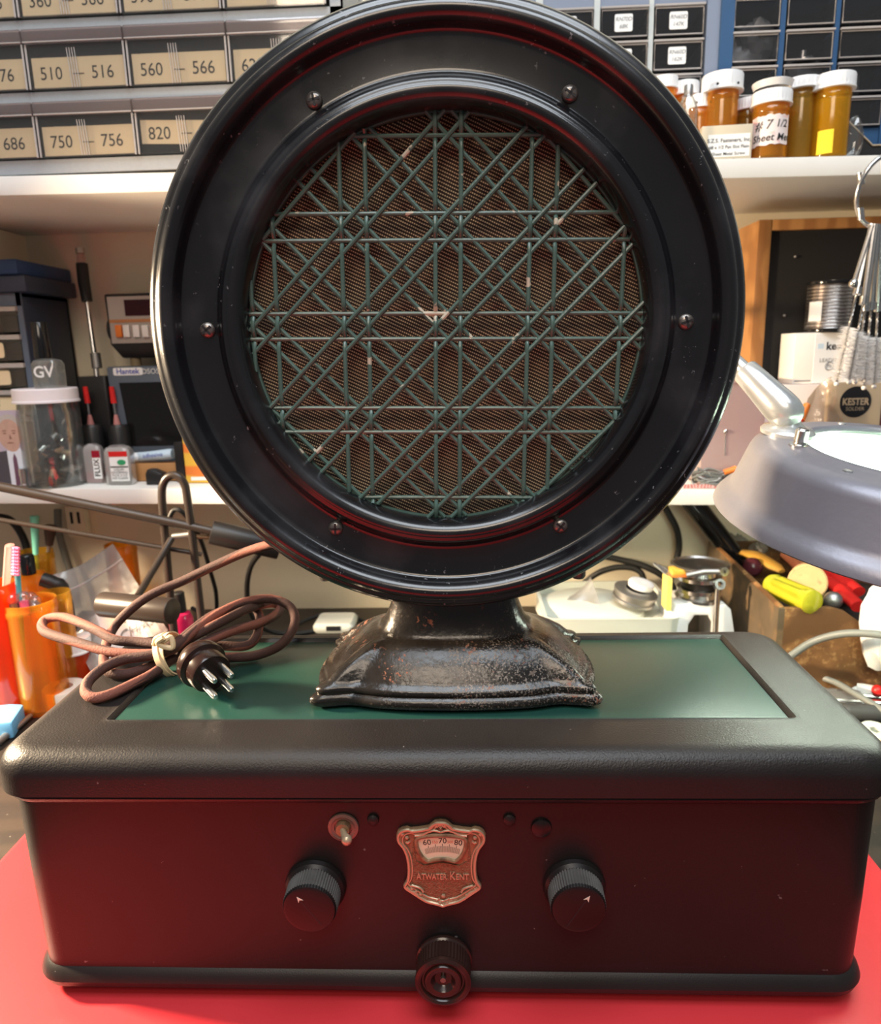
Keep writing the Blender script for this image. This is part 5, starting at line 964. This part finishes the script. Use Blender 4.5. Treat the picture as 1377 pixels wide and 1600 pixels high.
c = V3((px_x(1092, 940, my+.02), my+.022, zt2)); MB().lathe([(.024, 0), (.025, .003), (.021, .004), (.020, .008), (.023, .009), (.023, .013), (.018, .014)], c, Z_, 44, True, True).build('roller', 'steel', mc); MB().lathe([(.019, .014), (.019, .021)], c, Z_, 44, True, True).build('roller_band', 'black', mc); MB().lathe([(.021, .021), (.023, .022), (.023, .026), (.018, .027), (.017, .031), (.030, .036), (.031, .039), (.028, .040), (.026, .038), (.0001, .036)], c, Z_, 48, True).build('roller_dish', 'steel', mc)
MB().tube([at(1073, 899, Y=my-.004), at(1100, 893, Y=my-.006), at(1127, 893, Y=my-.008)], .0030, 10).build('lever_arm', 'dullsteel', mc); e = at(1130, 893, Y=my-.009); MB().lathe([(.0022, -.003), (.0048, -.003), (.0048, .003), (.0022, .003)], e, (0.2, -1, .2), 24, ring=True).build('lever_eye', 'steel', mc)
MB().tube([at(1122, 918, Y=my-.006), at(1120, 950, Y=my-.006), V3((at(1119, 980, Y=my-.006).x, my-.006, .005))], .0030, 10).build('lever_rod', 'steel', mc); e = at(1124, 913, Y=my-.007); MB().lathe([(.0028, -.003), (.0058, -.003), (.0058, .003), (.0028, .003)], e, (0.1, -1, .4), 24, ring=True).build('lever_eye', 'steel', mc)
for i in range(3): MB().tube([at(1022+i*7, 880+i*3, Y=.45), at(1048+i*5, 902, Y=.44)], .0016, 8).build('spring_pin', 'steel', mc)
a = at(1044, 905, Y=.428); MB().box(a.x, a.x+.005, .4285, .4292+.02, zt2-.006, a.z).build('yellow_tab', mat('yellow_card_tab', (.82, .68, .18), .6), mc); MB().box(a.x+.006, a.x+.022, my+.002, my+.02, zt2+.030, zt2+.037).build('red_yellow_tag', 'yellowcard', mc)
# black pipe and cables behind
def cable(name, label, pts, r, m='rubber', sub=8, cat='cable'): return lab(MB().tube(pts, r, 10, sub=sub).build(name, m), label, cat)
cable('black_pipe', 'thick glossy black pipe slanting down from the lower shelf to the tool box', [at(1070, 770, Y=.575), at(1090, 795, Y=.572), at(1135, 853, Y=.568), at(1160, 890, Y=.565)], .0125, 'blackgloss', cat='pipe')
cable('black_cable', 'black cable curving down the cream wall to the right of the loudspeaker', [at(1030, 775, Y=.598), at(1045, 802, Y=.6), at(1058, 828, Y=.6), at(1061, 856, Y=.6), at(1054, 886, Y=.598), at(1040, 930, Y=.59)], .0042)
cable('black_cable', 'black cable arching low across the wall behind the white tray, upper of two', [at(930, 866, Y=.59), at(967, 874, Y=.585), at(1005, 884, Y=.575), at(1040, 903, Y=.568), at(1060, 930, Y=.562)], .0042)
cable('black_cable', 'black cable arching over the clear bag, lower of two', [at(890, 935, Y=.585), at(914, 910, Y=.585), at(940, 893, Y=.58), at(972, 886, Y=.575), at(1000, 893, Y=.57), at(1010, 920, Y=.565)], .0038)
# ---- tools on the bench, right foreground
z = .010; a, b_ = at(1246, 1031, Z=z), at(1352, 1031, Z=z); d = (b_-a).normalized(); dp = thing('desoldering_pump', 'bright blue desoldering pump lying beside the radio at the right', 'desoldering pump', a)
ln = (b_-a).length
MB().lathe([(.0035, 0), (.0075, .001), (.0075, .010), (.0055, .012)], a, d, 24, True).build('pump_cap', 'bluep', dp); MB().lathe([(.0055, .012), (.0080, .013), (.0080, .022), (.0060, .024)], a, d, 24).build('pump_collar', 'rubber', dp)
MB().lathe([(.0060, .020), (.0072, .024), (.0072, ln-.022)], a, d, 28, True, True).build('pump_barrel', 'bluep', dp); MB().lathe([(.0078, ln-.024), (.0092, ln-.020), (.0092, ln-.002), (.0085, ln)], a, d, 28, True, True).build('pump_sleeve', 'bluep', dp); MB().lathe([(.0070, ln), (.0070, ln+.05), (.003, ln+.065)], a, d, 24, True, True).build('pump_nozzle', 'cap', dp)
n_ = (CAM-a); n_ = (n_-d*n_.dot(d)).normalized(); MB().tube([a+d*.026+n_*.0066, a+d*(ln-.024)+n_*.0066], .0014, 6).build('pump_stripe', 'cap', dp)
for i, (p, q, l, r) in enumerate((((1272, 1049), (1420, 1054), 'bright copper rod lying in front of the blue pump', .0062), ((1290, 1064), (1420, 1068), 'second copper rod lying nearer, just below the bright one', .0048))): lab(MB().cyl(at(*p, Z=r+.0003), at(*q, Z=r+.0003), r, n=20).build('copper_rod', 'copperpipe'), l, 'rod', 'copper rods beside the radio')
a, b_ = at(1294, 1067, Z=.008), at(1340, 1076, Z=.007); w = thing('probe_tool', 'slim white-handled probe tool lying among the cables at the right', 'probe', a); dn = (b_-a).normalized(); MB().cyl(a, b_, .0032, .0036, 14).build('probe_shaft', 'cap', w); MB().cyl(b_-dn*.001, b_+dn*.045, .0062, .0062, 18).build('probe_handle', 'cap', w); MB().cyl(at(1366, 1056, Z=.012), at(1385, 1088, Z=.010), .0024, n=10).build('probe_needle', 'steel', w)
p = at(1372, 1079, Z=.012); lab(MB().sph(p, .0055, n=16).build('red_bead', 'red'), 'small red bead on the bench at the right edge', 'bead')
cable('grey_cable', 'grey cable arching in front of the tool box at the right', [at(1222, 1036, Y=.340), at(1240, 1022, Y=.339), at(1272, 1002, Y=.335), at(1320, 990, Y=.318), at(1377, 992, Y=.300), at(1430, 1005, Y=.290)], .0034, 'graycable')
cable('grey_cable', 'grey cable running forward over the tools beside the radio', [at(1235, 1040, Z=.010), at(1268, 1054, Z=.016), at(1305, 1066, Z=.018), at(1340, 1086, Z=.018), at(1377, 1108, Z=.016), at(1420, 1135, Z=.012)], .0030, 'graycable')
cable('grey_cable', 'thinner grey cable looping beside the radio lid edge', [at(1262, 1072, Z=.006), at(1290, 1078, Z=.008), at(1306, 1095, Z=.006), at(1310, 1120, Z=.004)], .0022, 'graycable')
a, b_ = at(1318, 1113, Z=.010), at(1430, 1117, Z=.010); d = (b_-a).normalized(); ln = (b_-a).length; hp = thing('knurled_handle', 'dark grey knurled tool handle lying at the right edge', 'handle', a)
L = [(.004, -.006), (.0072, -.002)]+[((.0082 if k % 2 else .0076), .002+k*.0018) for k in range(int(ln/.0018))]; MB().lathe(L, a, d, 28, True, True).build('handle_grip', mat('dark_grey_knurled_grip', (.06, .06, .06), .5), hp); MB().cyl(a-d*.03, a-d*.004, .0042, n=14).build('handle_ferrule', 'steel', hp)
p = at(1367, 1146, Z=.006); so = lab(MB().lathe([(.0035, -.0058), (.0125, -.0058), (.0125, .003), (.0115, .0045), (.0050, .0048), (.0038, .004)], p, (0, -.15, 1), 36, ring=True).build('grey_socket', 'offwhite'), 'grey round socket with a centre hole beside the radio lid', 'socket')
p = at(1384, 1172, Z=.006); lab(MB().loops([rr(p.x-.007, p.x+.02, p.y-.008, p.y+.008, .005, z, 4) for z in (.0004, .011)]).build('orange_block', 'orange', bevel=.002), 'orange-red plastic piece at the right edge beside the radio', 'block')
for i, (p, q, l) in enumerate((((1305, 1092), (1395, 1098), 'steel tweezers lying behind the knurled handle'), ((1330, 1084), (1400, 1090), 'shiny steel pick lying beside the tweezers'))): lab(MB().tube([at(*p, Z=.004), at(*q, Z=.006)], [.0022, .0040], 8, flat=.6).build('steel_tool', 'steel'), l, 'tool')
crumple('parts_bag', 'pale crinkled bag of small parts on the bench beside the lid at right', 'bag', at(1345, 1130, Z=.006)+V3((0, .045, .002)), .03, .014, .006, 'bag', 41, amp=.2)

# ------------------------------------------------------------------ bench, left
def vial(label, px, y0, y1, w, Y, m, name='pill_bottle', open_=True, w2=None, group='amber bottles on the bench'):
    p1 = at(px, y1, Z=0); Y = p1.y if Y is None else Y; zt = px_z(px, y0, Y); k = mpp(at(px, (y0+y1)/2, Y=Y)); rb = w*k/2; o = V3((at(px, (y0+y1)/2, Y=Y).x, Y, .0003)); r = thing(name, label, 'pill bottle', o, 0, group)
    MB().lathe([(.0001, 0), (rb*.92, 0), (rb*.97, .002), (rb, .005), (rb, zt-.012), (rb*1.03, zt-.010), (rb*1.03, zt-.006), (rb, zt-.005), (rb, zt), (rb*.93, zt), (rb*.94, .005), (.0001, .003)], o, n=44).build('bottle_body', m, r)
    return r, o, rb, zt
r, o, rb, zt = vial('tall open amber bottle full of glass bulbs at the left edge of the bench', 58, 938, 1105, 76, None, 'amber')
rnd = random.Random(2)
for i in range(8):
    a_ = i*2.4; rad = rb*(.18+.5*((i*37) % 10)/10); c = o+V3((rad*math.cos(a_), rad*math.sin(a_), zt-.010+.012*((i*7) % 5)/4)); w = thing('glass_bulb', 'small glass bulb with steel cap poking out of the amber bottle', 'bulb', c, 0, 'bulbs in the amber bottle'); MB().sph(c+Z_*.004, .0058, n=14).build('bulb_glass', 'glass', w); MB().cyl(c-Z_*.012, c, .0042, n=14).build('bulb_cap', ('steel', 'dullsteel', 'pink')[i % 3], w)
r, o, rb, zt = vial('orange-red bottle holding a pink brush, cut by the left edge', 4, 912, 1098, 60, .325, 'amberred')
w = thing('tooth_brush', 'toothbrush with pink head standing in the orange-red bottle', 'brush', o); hd = at(12, 880, Y=o.y-.004); MB().tube([o+V3((.004, 0, .02)), at(8, 935, Y=o.y), at(11, 900, Y=o.y-.002), at(15, 852, Y=o.y-.004)], [.0035, .0036, .005, .0055], 12, flat=.6).build('brush_handle', clear('pale_pink_clear_handle', (1, .8, .78), .5, .08, .1, hazecol=(.9, .6, .55)), w)
bm_ = MB()
for i in range(9):
    for j in range(3): c = at(18+j*3, 856+i*5, Y=o.y-.004); bm_.cyl(c, c+V3((.006, -.004, 0)), .0013, n=6)
bm_.build('brush_bristles', 'pink', w)
w = thing('teal_stick', 'thin turquoise plastic stick beside the toothbrush', 'stick', o); MB().tube([o+V3((.012, .004, .02)), at(27, 890, Y=o.y+.004)], .0026, 10).build('stick_body', mat('turquoise_plastic', (.10, .55, .65), .4), w)
vial('amber bottle standing behind the tall one, half hidden', 94, 925, 1062, 46, .376, 'olive')
# capped short bottle
p1 = at(118, 1069, Z=0); o = V3((at(118, 1040, Y=p1.y).x, p1.y, .0003)); k = mpp(o); zt = px_z(118, 1017, p1.y); zc = px_z(118, 996, p1.y); r = thing('pill_bottle', 'short orange bottle with white cap beside the tape roll', 'pill bottle', o, 0, 'amber bottles on the bench'); rb = 24*k
MB().lathe([(.0001, 0), (rb*.95, 0), (rb, .003), (rb, zt), (rb*.93, zt), (rb*.94, .004), (.0001, .003)], o, n=40).build('bottle_body', 'amberred', r); cp = MB(); ridged_cap(cp, o+Z_*zt, rb*1.12, zc-zt); cp.build('cap', 'cap', r, sharp=25)
r, o, rb, zt = vial('amber bottle at the back of the bench holding two small brushes', 62, 862, 1000, 56, .50, 'olive')
w = thing('teal_brush', 'brush with a pale teal handle standing in the back amber bottle', 'brush', o); MB().tube([o+V3((-.004, 0, .02)), at(56, 870, Y=.5), at(54, 806, Y=.505)], [.003, .003, .0052], 12).build('brush_handle', 'teal', w)
w = thing('brown_brush', 'brush with a dark brown bristle head in the back amber bottle', 'brush', o); MB().tube([o+V3((.006, 0, .02)), at(74, 870, Y=.5), at(77, 850, Y=.5)], .0022, 8).build('brush_handle', 'dullsteel', w); MB().tube([at(77, 852, Y=.5), at(79, 822, Y=.5)], [.004, .0075], 10).build('brush_head', mat('dark_brown_bristles', (.05, .025, .015), .8), w)
r, o, rb, zt = vial('amber bottle with black capped neck behind the tall bottle', 56, 897, 1030, 46, .43, 'amber'); p = at(56, 880, Y=.43); MB().lathe([(10.5*mpp(p), 0), (10.5*mpp(p), px_z(56, 869, .43)-zt), (9*mpp(p), px_z(56, 867, .43)-zt), (.0001, px_z(56, 867, .43)-zt)], (o.x, o.y, zt+.0002), n=28, cap0=True).build('black_cap', 'blackgloss', r)
vial('tall amber bottle near the wall behind the zip bag', 196, 850, 985, 46, .53, 'amber')
p = at(82, 912, Y=.40); lab(MB().tube([at(66, 905, Y=.395), at(84, 912, Y=.397), at(100, 930, Y=.40), V3((at(102, 960, Y=.40).x, .405, .004))], .0075, 12, sub=4).build('black_tool', 'black'), 'black curved tool handle between the amber bottles and the zip bag', 'tool')
# zip bag
TL, TR, BRR, BLL = at(72, 902, Y=.440), at(177, 850, Y=.445), at(262, 985, Y=.385), at(150, 1062, Y=.372)
m_, PF = film('x', '', '', (TL, TR, BRR, BLL), .4, 'bag', .010, 22, seed=5); zb_ = thing('zip_bag', 'clear zip bag with handwriting leaning behind the coiled cord', 'bag', (BLL.x, BLL.y, BLL.z)); m_.build('bag_film', 'bag', zb_, sharp=30)
MB().tube([PF(i, 4)+NF*.001 for i in range(23)], .0011, 6).build('zip_seal', clear('zip_ridge', (1, 1, 1), .7, .2, .1), zb_)
nr_ = (TR-TL).cross(BLL-TL).normalized(); nr_ = nr_ if nr_.y < 0 else -nr_
pp = [PF(i, j)-nr_*.0015 for i, j in ((5, 11), (20, 11), (20, 21), (3, 21))]; MB().hexa(*[p for p in pp], *[p-nr_*.0006 for p in pp]).build('paper_insert', 'paper', zb_)
t = MB(); ub = (PF(20, 15)-PF(5, 15)).normalized(); vb = nr_.cross(ub)
lettering(t, 'CHAS', PF(15, 18)+nr_*.004, ub, vb, .017, shear=.2); lettering(t, 'G.K', PF(11, 15)+nr_*.004, ub, vb, .014, shear=.2); t.build('bag_writing', 'inkgray', zb_, orient=False)
# tape roll, blue box, rod
p = at(104, 1100, Z=0); lab(MB().lathe([(.0085, 0), (.0195, 0), (.0200, .001), (.0200, .018), (.0193, .0190), (.0085, .0190)], (p.x, p.y, .0003), n=48, ring=True).build('tape_roll', mat('milky_white_tape', (.74, .70, .62), .4)), 'roll of milky white tape lying flat on the bench beside the radio', 'tape roll')
a, b_ = at(37, 1100, Z=.017), at(18, 1128, Z=.017); lab(MB().hexa(V3((a.x, a.y, .0003)), V3((a.x-.07, a.y+.006, .0003)), V3((b_.x-.075, b_.y-.016, .0003)), V3((b_.x, b_.y, .0003)), V3((a.x, a.y, .017)), V3((a.x-.07, a.y+.006, .017)), V3((b_.x-.075, b_.y-.016, .017)), V3((b_.x, b_.y, .017))).build('blue_box', 'skyblue', bevel=.002), 'sky blue plastic box at the left edge of the bench', 'box')
lab(MB().tube([at(48, 1118, Z=.004), at(22, 1140, Z=.004), at(-14, 1168, Z=.004)], [.0022, .0030, .0036], 10).build('steel_rod', 'dullsteel'), 'thin grey steel rod lying on the bench in front of the blue box', 'rod')
# balanced lamp arm
arm = thing('lamp_arm', 'black balanced lamp arm with counterweight crossing the left side', 'lamp arm', (at(300, 985, Y=.36).x, .36, 0)); ay = .36
MB().tube([at(-60, 748, Y=.33), at(250, 812, Y=.355), at(345, 833, Y=.365)], .0045, 14).build('upper_tube', 'tubeblack', arm); MB().tube([at(-60, 802, Y=.345), at(315, 866, Y=.37)], .0024, 10).build('tension_rod', 'tubeblack', arm)
zf = .004; f1, f2 = at(318, 990, Y=ay), at(272, 985, Y=ay)
MB().tube([V3((f1.x+.004, ay, zf)), f1, at(303, 860, Y=ay), at(293, 780, Y=ay), at(288, 756, Y=ay), at(278, 744, Y=ay), at(267, 743, Y=ay), at(257, 752, Y=ay), at(253, 775, Y=ay), at(259, 850, Y=ay), f2, V3((f2.x+.004, ay, zf))], .0039, 12, sub=5).build('hoop_bracket', 'tubeblack', arm)
MB().loops([rr(f2.x-.012, f1.x+.02, ay-.03, ay+.03, .008, z, 5) for z in (.0003, .008)]).build('clamp_base', 'tubeblack', arm, bevel=.001)
MB().cyl(at(330, 831, Y=.368), at(437, 856, Y=.385), .0118, n=32).build('spring_cylinder', 'black', arm, bevel=.001); MB().cyl(at(300, 838, Y=.362), at(332, 840, Y=.366), .0022, n=10).build('cylinder_pin', 'brass', arm)
MB().tube([at(296, 835, Y=.36), at(270, 838, Y=.36)], .0030, 10).build('cross_pin', 'dullsteel', arm); MB().tube([at(268, 842, Y=.357), at(240, 890, Y=.33), at(215, 932, Y=.29)], .0032, 10).build('lower_rod', 'tubeblack', arm)
MB().cyl(at(160, 944, Y=.288), at(270, 955, Y=.268), .0112, n=36).build('counterweight', 'tubeblack', arm, bevel=.0012)
cable('black_cable', 'thin black cable looping over the lamp arm at its hoop', [at(262, 815, Y=.37), at(272, 797, Y=.372), at(288, 803, Y=.375), at(312, 840, Y=.40), at(328, 890, Y=.45), at(338, 930, Y=.5), at(334, 965, Y=.52), at(300, 950, Y=.54)], .0024)
cable('black_cable', 'black cable dropping from the spring cylinder toward the bench', [at(408, 862, Y=.40), at(392, 885, Y=.42), at(386, 920, Y=.44), at(392, 960, Y=.46), at(420, 985, Y=.49), at(460, 990, Y=.51), at(500, 984, Y=.53)], .0030)
# varnish bottle red
p = at(283, 968, Y=.40); vb_ = thing('varnish_bottle', 'pink-red varnish bottle with black cap near the counterweight', 'bottle', (p.x, .40, 0)); zz = px_z(283, 955, .40); MB().lathe([(.0001, .0003), (.0115, .0003), (.0125, .003), (.0125, zz-.008), (.010, zz-.002), (.006, zz)], (p.x, .40, 0), n=32, cap1=True).build('bottle_body', 'pinkred', vb_); MB().lathe([(.0068, zz), (.0060, px_z(283, 925, .40)-.001), (.005, px_z(283, 925, .40)), (.0001, px_z(283, 925, .40))], (p.x, .40, 0), n=24, cap0=True).build('bottle_cap', 'black', vb_)
# ivory socket with black cable
a, b_ = at(488, 984, Y=.520), at(552, 984, Y=.520); sw = thing('cable_switch', 'ivory inline switch box lying behind the radio left of the pedestal', 'switch', ((a.x+b_.x)/2, .54, 0)); zt = .0125
MB().loops([rr(a.x+i, b_.x-i, .520+i, .565-i, .006, z, 5) for i, z in ((.002, .0003), (0, .004), (0, zt-.004), (.003, zt))]).build('switch_case', 'offwhite', sw); MB().box((a.x+b_.x)/2-.008, (a.x+b_.x)/2+.010, .5195, .5210, zt*.35, zt*.8).build('switch_plate', 'ink', sw)
cable('black_cable', 'black cable arching on the bench behind the ivory switch', [at(430, 1000, Z=.003), at(465, 975, Z=.004), at(505, 960, Z=.008), at(545, 959, Z=.008), at(562, 968, Z=.004), at(600, 985, Z=.003)], .0026)
# bracket and pipe at the wall, left
a = at(118, 810, Y=.598); br = thing('wall_bracket', 'pale slotted shelf bracket on the wall below the lower shelf', 'bracket', (a.x, .6, a.z)); x0, x1, z0, z1 = px_x(103, 810, .6), px_x(131, 810, .6), px_z(118, 840, .6), px_z(118, 792, .6)
MB().box(x0, x1, .600, WY-.0002, z0, z1).build('bracket_plate', 'wall', br, bevel=.001)
for q in (112, 123): MB().box(px_x(q-2, 810, .6), px_x(q+2, 810, .6), .5995, .601, px_z(118, 818, .6), px_z(118, 800, .6)).build('bracket_slot', 'dark', br)
cable('grey_cable', 'grey cable hanging down the wall behind the amber bottles', [at(90, 796, Y=.6), at(92, 830, Y=.6), at(104, 875, Y=.6), at(118, 920, Y=.595), at(125, 985, Y=.59)], .0046, 'graycable')
cable('black_cable', 'black cable curving along the wall at the far left', [at(-10, 806, Y=.58), at(15, 812, Y=.58), at(32, 832, Y=.58), at(42, 858, Y=.575), at(45, 890, Y=.57)], .0046)

# ------------------------------------------------------------------ cord coiled on the radio
cord = thing('power_cord', 'braided brown cloth cord coiled on the radio with a four-pin plug', 'cord', at(265, 1022, Z=H2)); rc_ = .0031
def cp(pts): return [at(x, y, Z=H2+z) for x, y, z in pts]
lead = [at(470, 850, Y=.13), at(430, 850, Y=.135), at(385, 862, Y=.145), at(335, 884, Y=.15), at(285, 908, Y=.15), at(235, 930, Y=.145), at(198, 958, Y=.14), at(175, 985, Y=.135)]+cp([(164, 1015, .010), (163, 1040, .006), (175, 1052, .004), (205, 1052, .0035), (240, 1040, .0036), (275, 1028, .006), (320, 1004, .012), (365, 985, .015), (410, 972, .012), (434, 958, .010)])
loopA = cp([(434, 958, .010), (436, 946, .012), (420, 943, .016), (390, 950, .022), (345, 972, .022), (300, 996, .016), (262, 1018, .012), (215, 1022, .011), (170, 1018, .012), (125, 1005, .014), (84, 993, .014), (68, 985, .014), (66, 974, .015), (76, 966, .017), (98, 964, .019), (125, 973, .018), (155, 987, .016), (180, 1000, .014), (215, 1003, .013), (250, 1006, .013), (275, 1004, .014), (300, 985, .018), (330, 963, .021), (362, 950, .022), (390, 945, .021), (405, 960, .014), (404, 985, .008), (395, 1003, .004), (378, 1010, .0034), (340, 1010, .005), (300, 1020, .006), (270, 1030, .006), (240, 1052, .004), (205, 1070, .0034), (170, 1086, .0034), (146, 1090, .0034), (134, 1080, .005), (140, 1062, .008), (165, 1042, .010), (195, 1030, .011), (235, 1024, .012), (270, 1014, .014), (305, 985, .020), (345, 957, .024), (385, 940, .026), (425, 936, .024), (452, 947, .020), (461, 966, .015), (455, 988, .009), (435, 1010, .005), (400, 1024, .0036), (365, 1027, .0045), (335, 1026, .008)])
MB().tube(crv(lead+loopA[1:], 7), rc_, 12, tw=.13).build('cord_cable', 'cord', cord)
extra = cp([(258, 1026, .010), (215, 1030, .008), (180, 1026, .006), (150, 1016, .007), (110, 1000, .009), (80, 985, .010)])
pc = at(318, 1040, Z=H2+.0145); pa = V3((.70, -.68, -.20)).normalized(); plug = MB().lathe([(.0001, -.013), (.006, -.0125), (.0105, -.0105), (.0128, -.007), (.0140, -.0045), (.0142, -.0015), (.0138, .0002), (.0118, .0010), (.0118, .0090), (.0112, .0102), (.0001, .0104)], pc, pa, 44).build('plug_body', 'bakelite_brown', cord, sharp=30); plug['label'] = 'dark brown four-pin plug'
pu = pa.cross(Z_).normalized(); pv = pu.cross(pa).normalized()
for i, (a_, b_) in enumerate(((-.0048, .0048), (.0052, .0052), (-.0050, -.0046), (.0048, -.0052))):
    q = pc+pu*a_+pv*b_+pa*.0095; MB().lathe([(.0018, 0), (.0018, .0135), (.0013, .0148), (.0001, .015)], q, pa, 16, True).build('plug_pin', 'steel', plug)
# rubber band
bc = at(267, 1022, Z=H2+.0095); ba = V3((.85, -.1, .28)).normalized(); bu = ba.cross(V3((0, .25, 1))).normalized(); bv = ba.cross(bu)
rb_ = thing('rubber_band', 'tan rubber band knotted around the coiled cord', 'rubber band', bc)
for k_, (off, r1, r2, tl_) in enumerate(((-.0012, .0125, .0135, .2), (.0016, .0120, .0130, -.15))):
    L = []
    for i in range(48):
        a_ = 2*PI*i/48; c = bc+ba*(off+tl_*.004*math.sin(a_))+bu*r1*math.cos(a_)+bv*r2*math.sin(a_); n_ = (bu*math.cos(a_)+bv*math.sin(a_)); L.append([c+ba*.0018+n_*.0004, c+ba*.0018-n_*.0004, c-ba*.0018-n_*.0004, c-ba*.0018+n_*.0004])
    MB().loops(L, ring=True).build('band_loop', 'band', rb_)
kt = at(258, 1000, Z=H2+.022); MB().tube([kt+V3((-.006, -.002, -.002)), kt+V3((-.003, -.004, .003)), kt+V3((.001, -.004, .001)), kt+V3((.005, -.003, .003)), kt+V3((.006, -.004, -.003)), kt+V3((.001, -.005, -.002)), kt+V3((-.002, -.006, .001)), kt+V3((.002, -.006, .004))], .0016, 8, sub=5).build('band_knot', 'band', rb_)
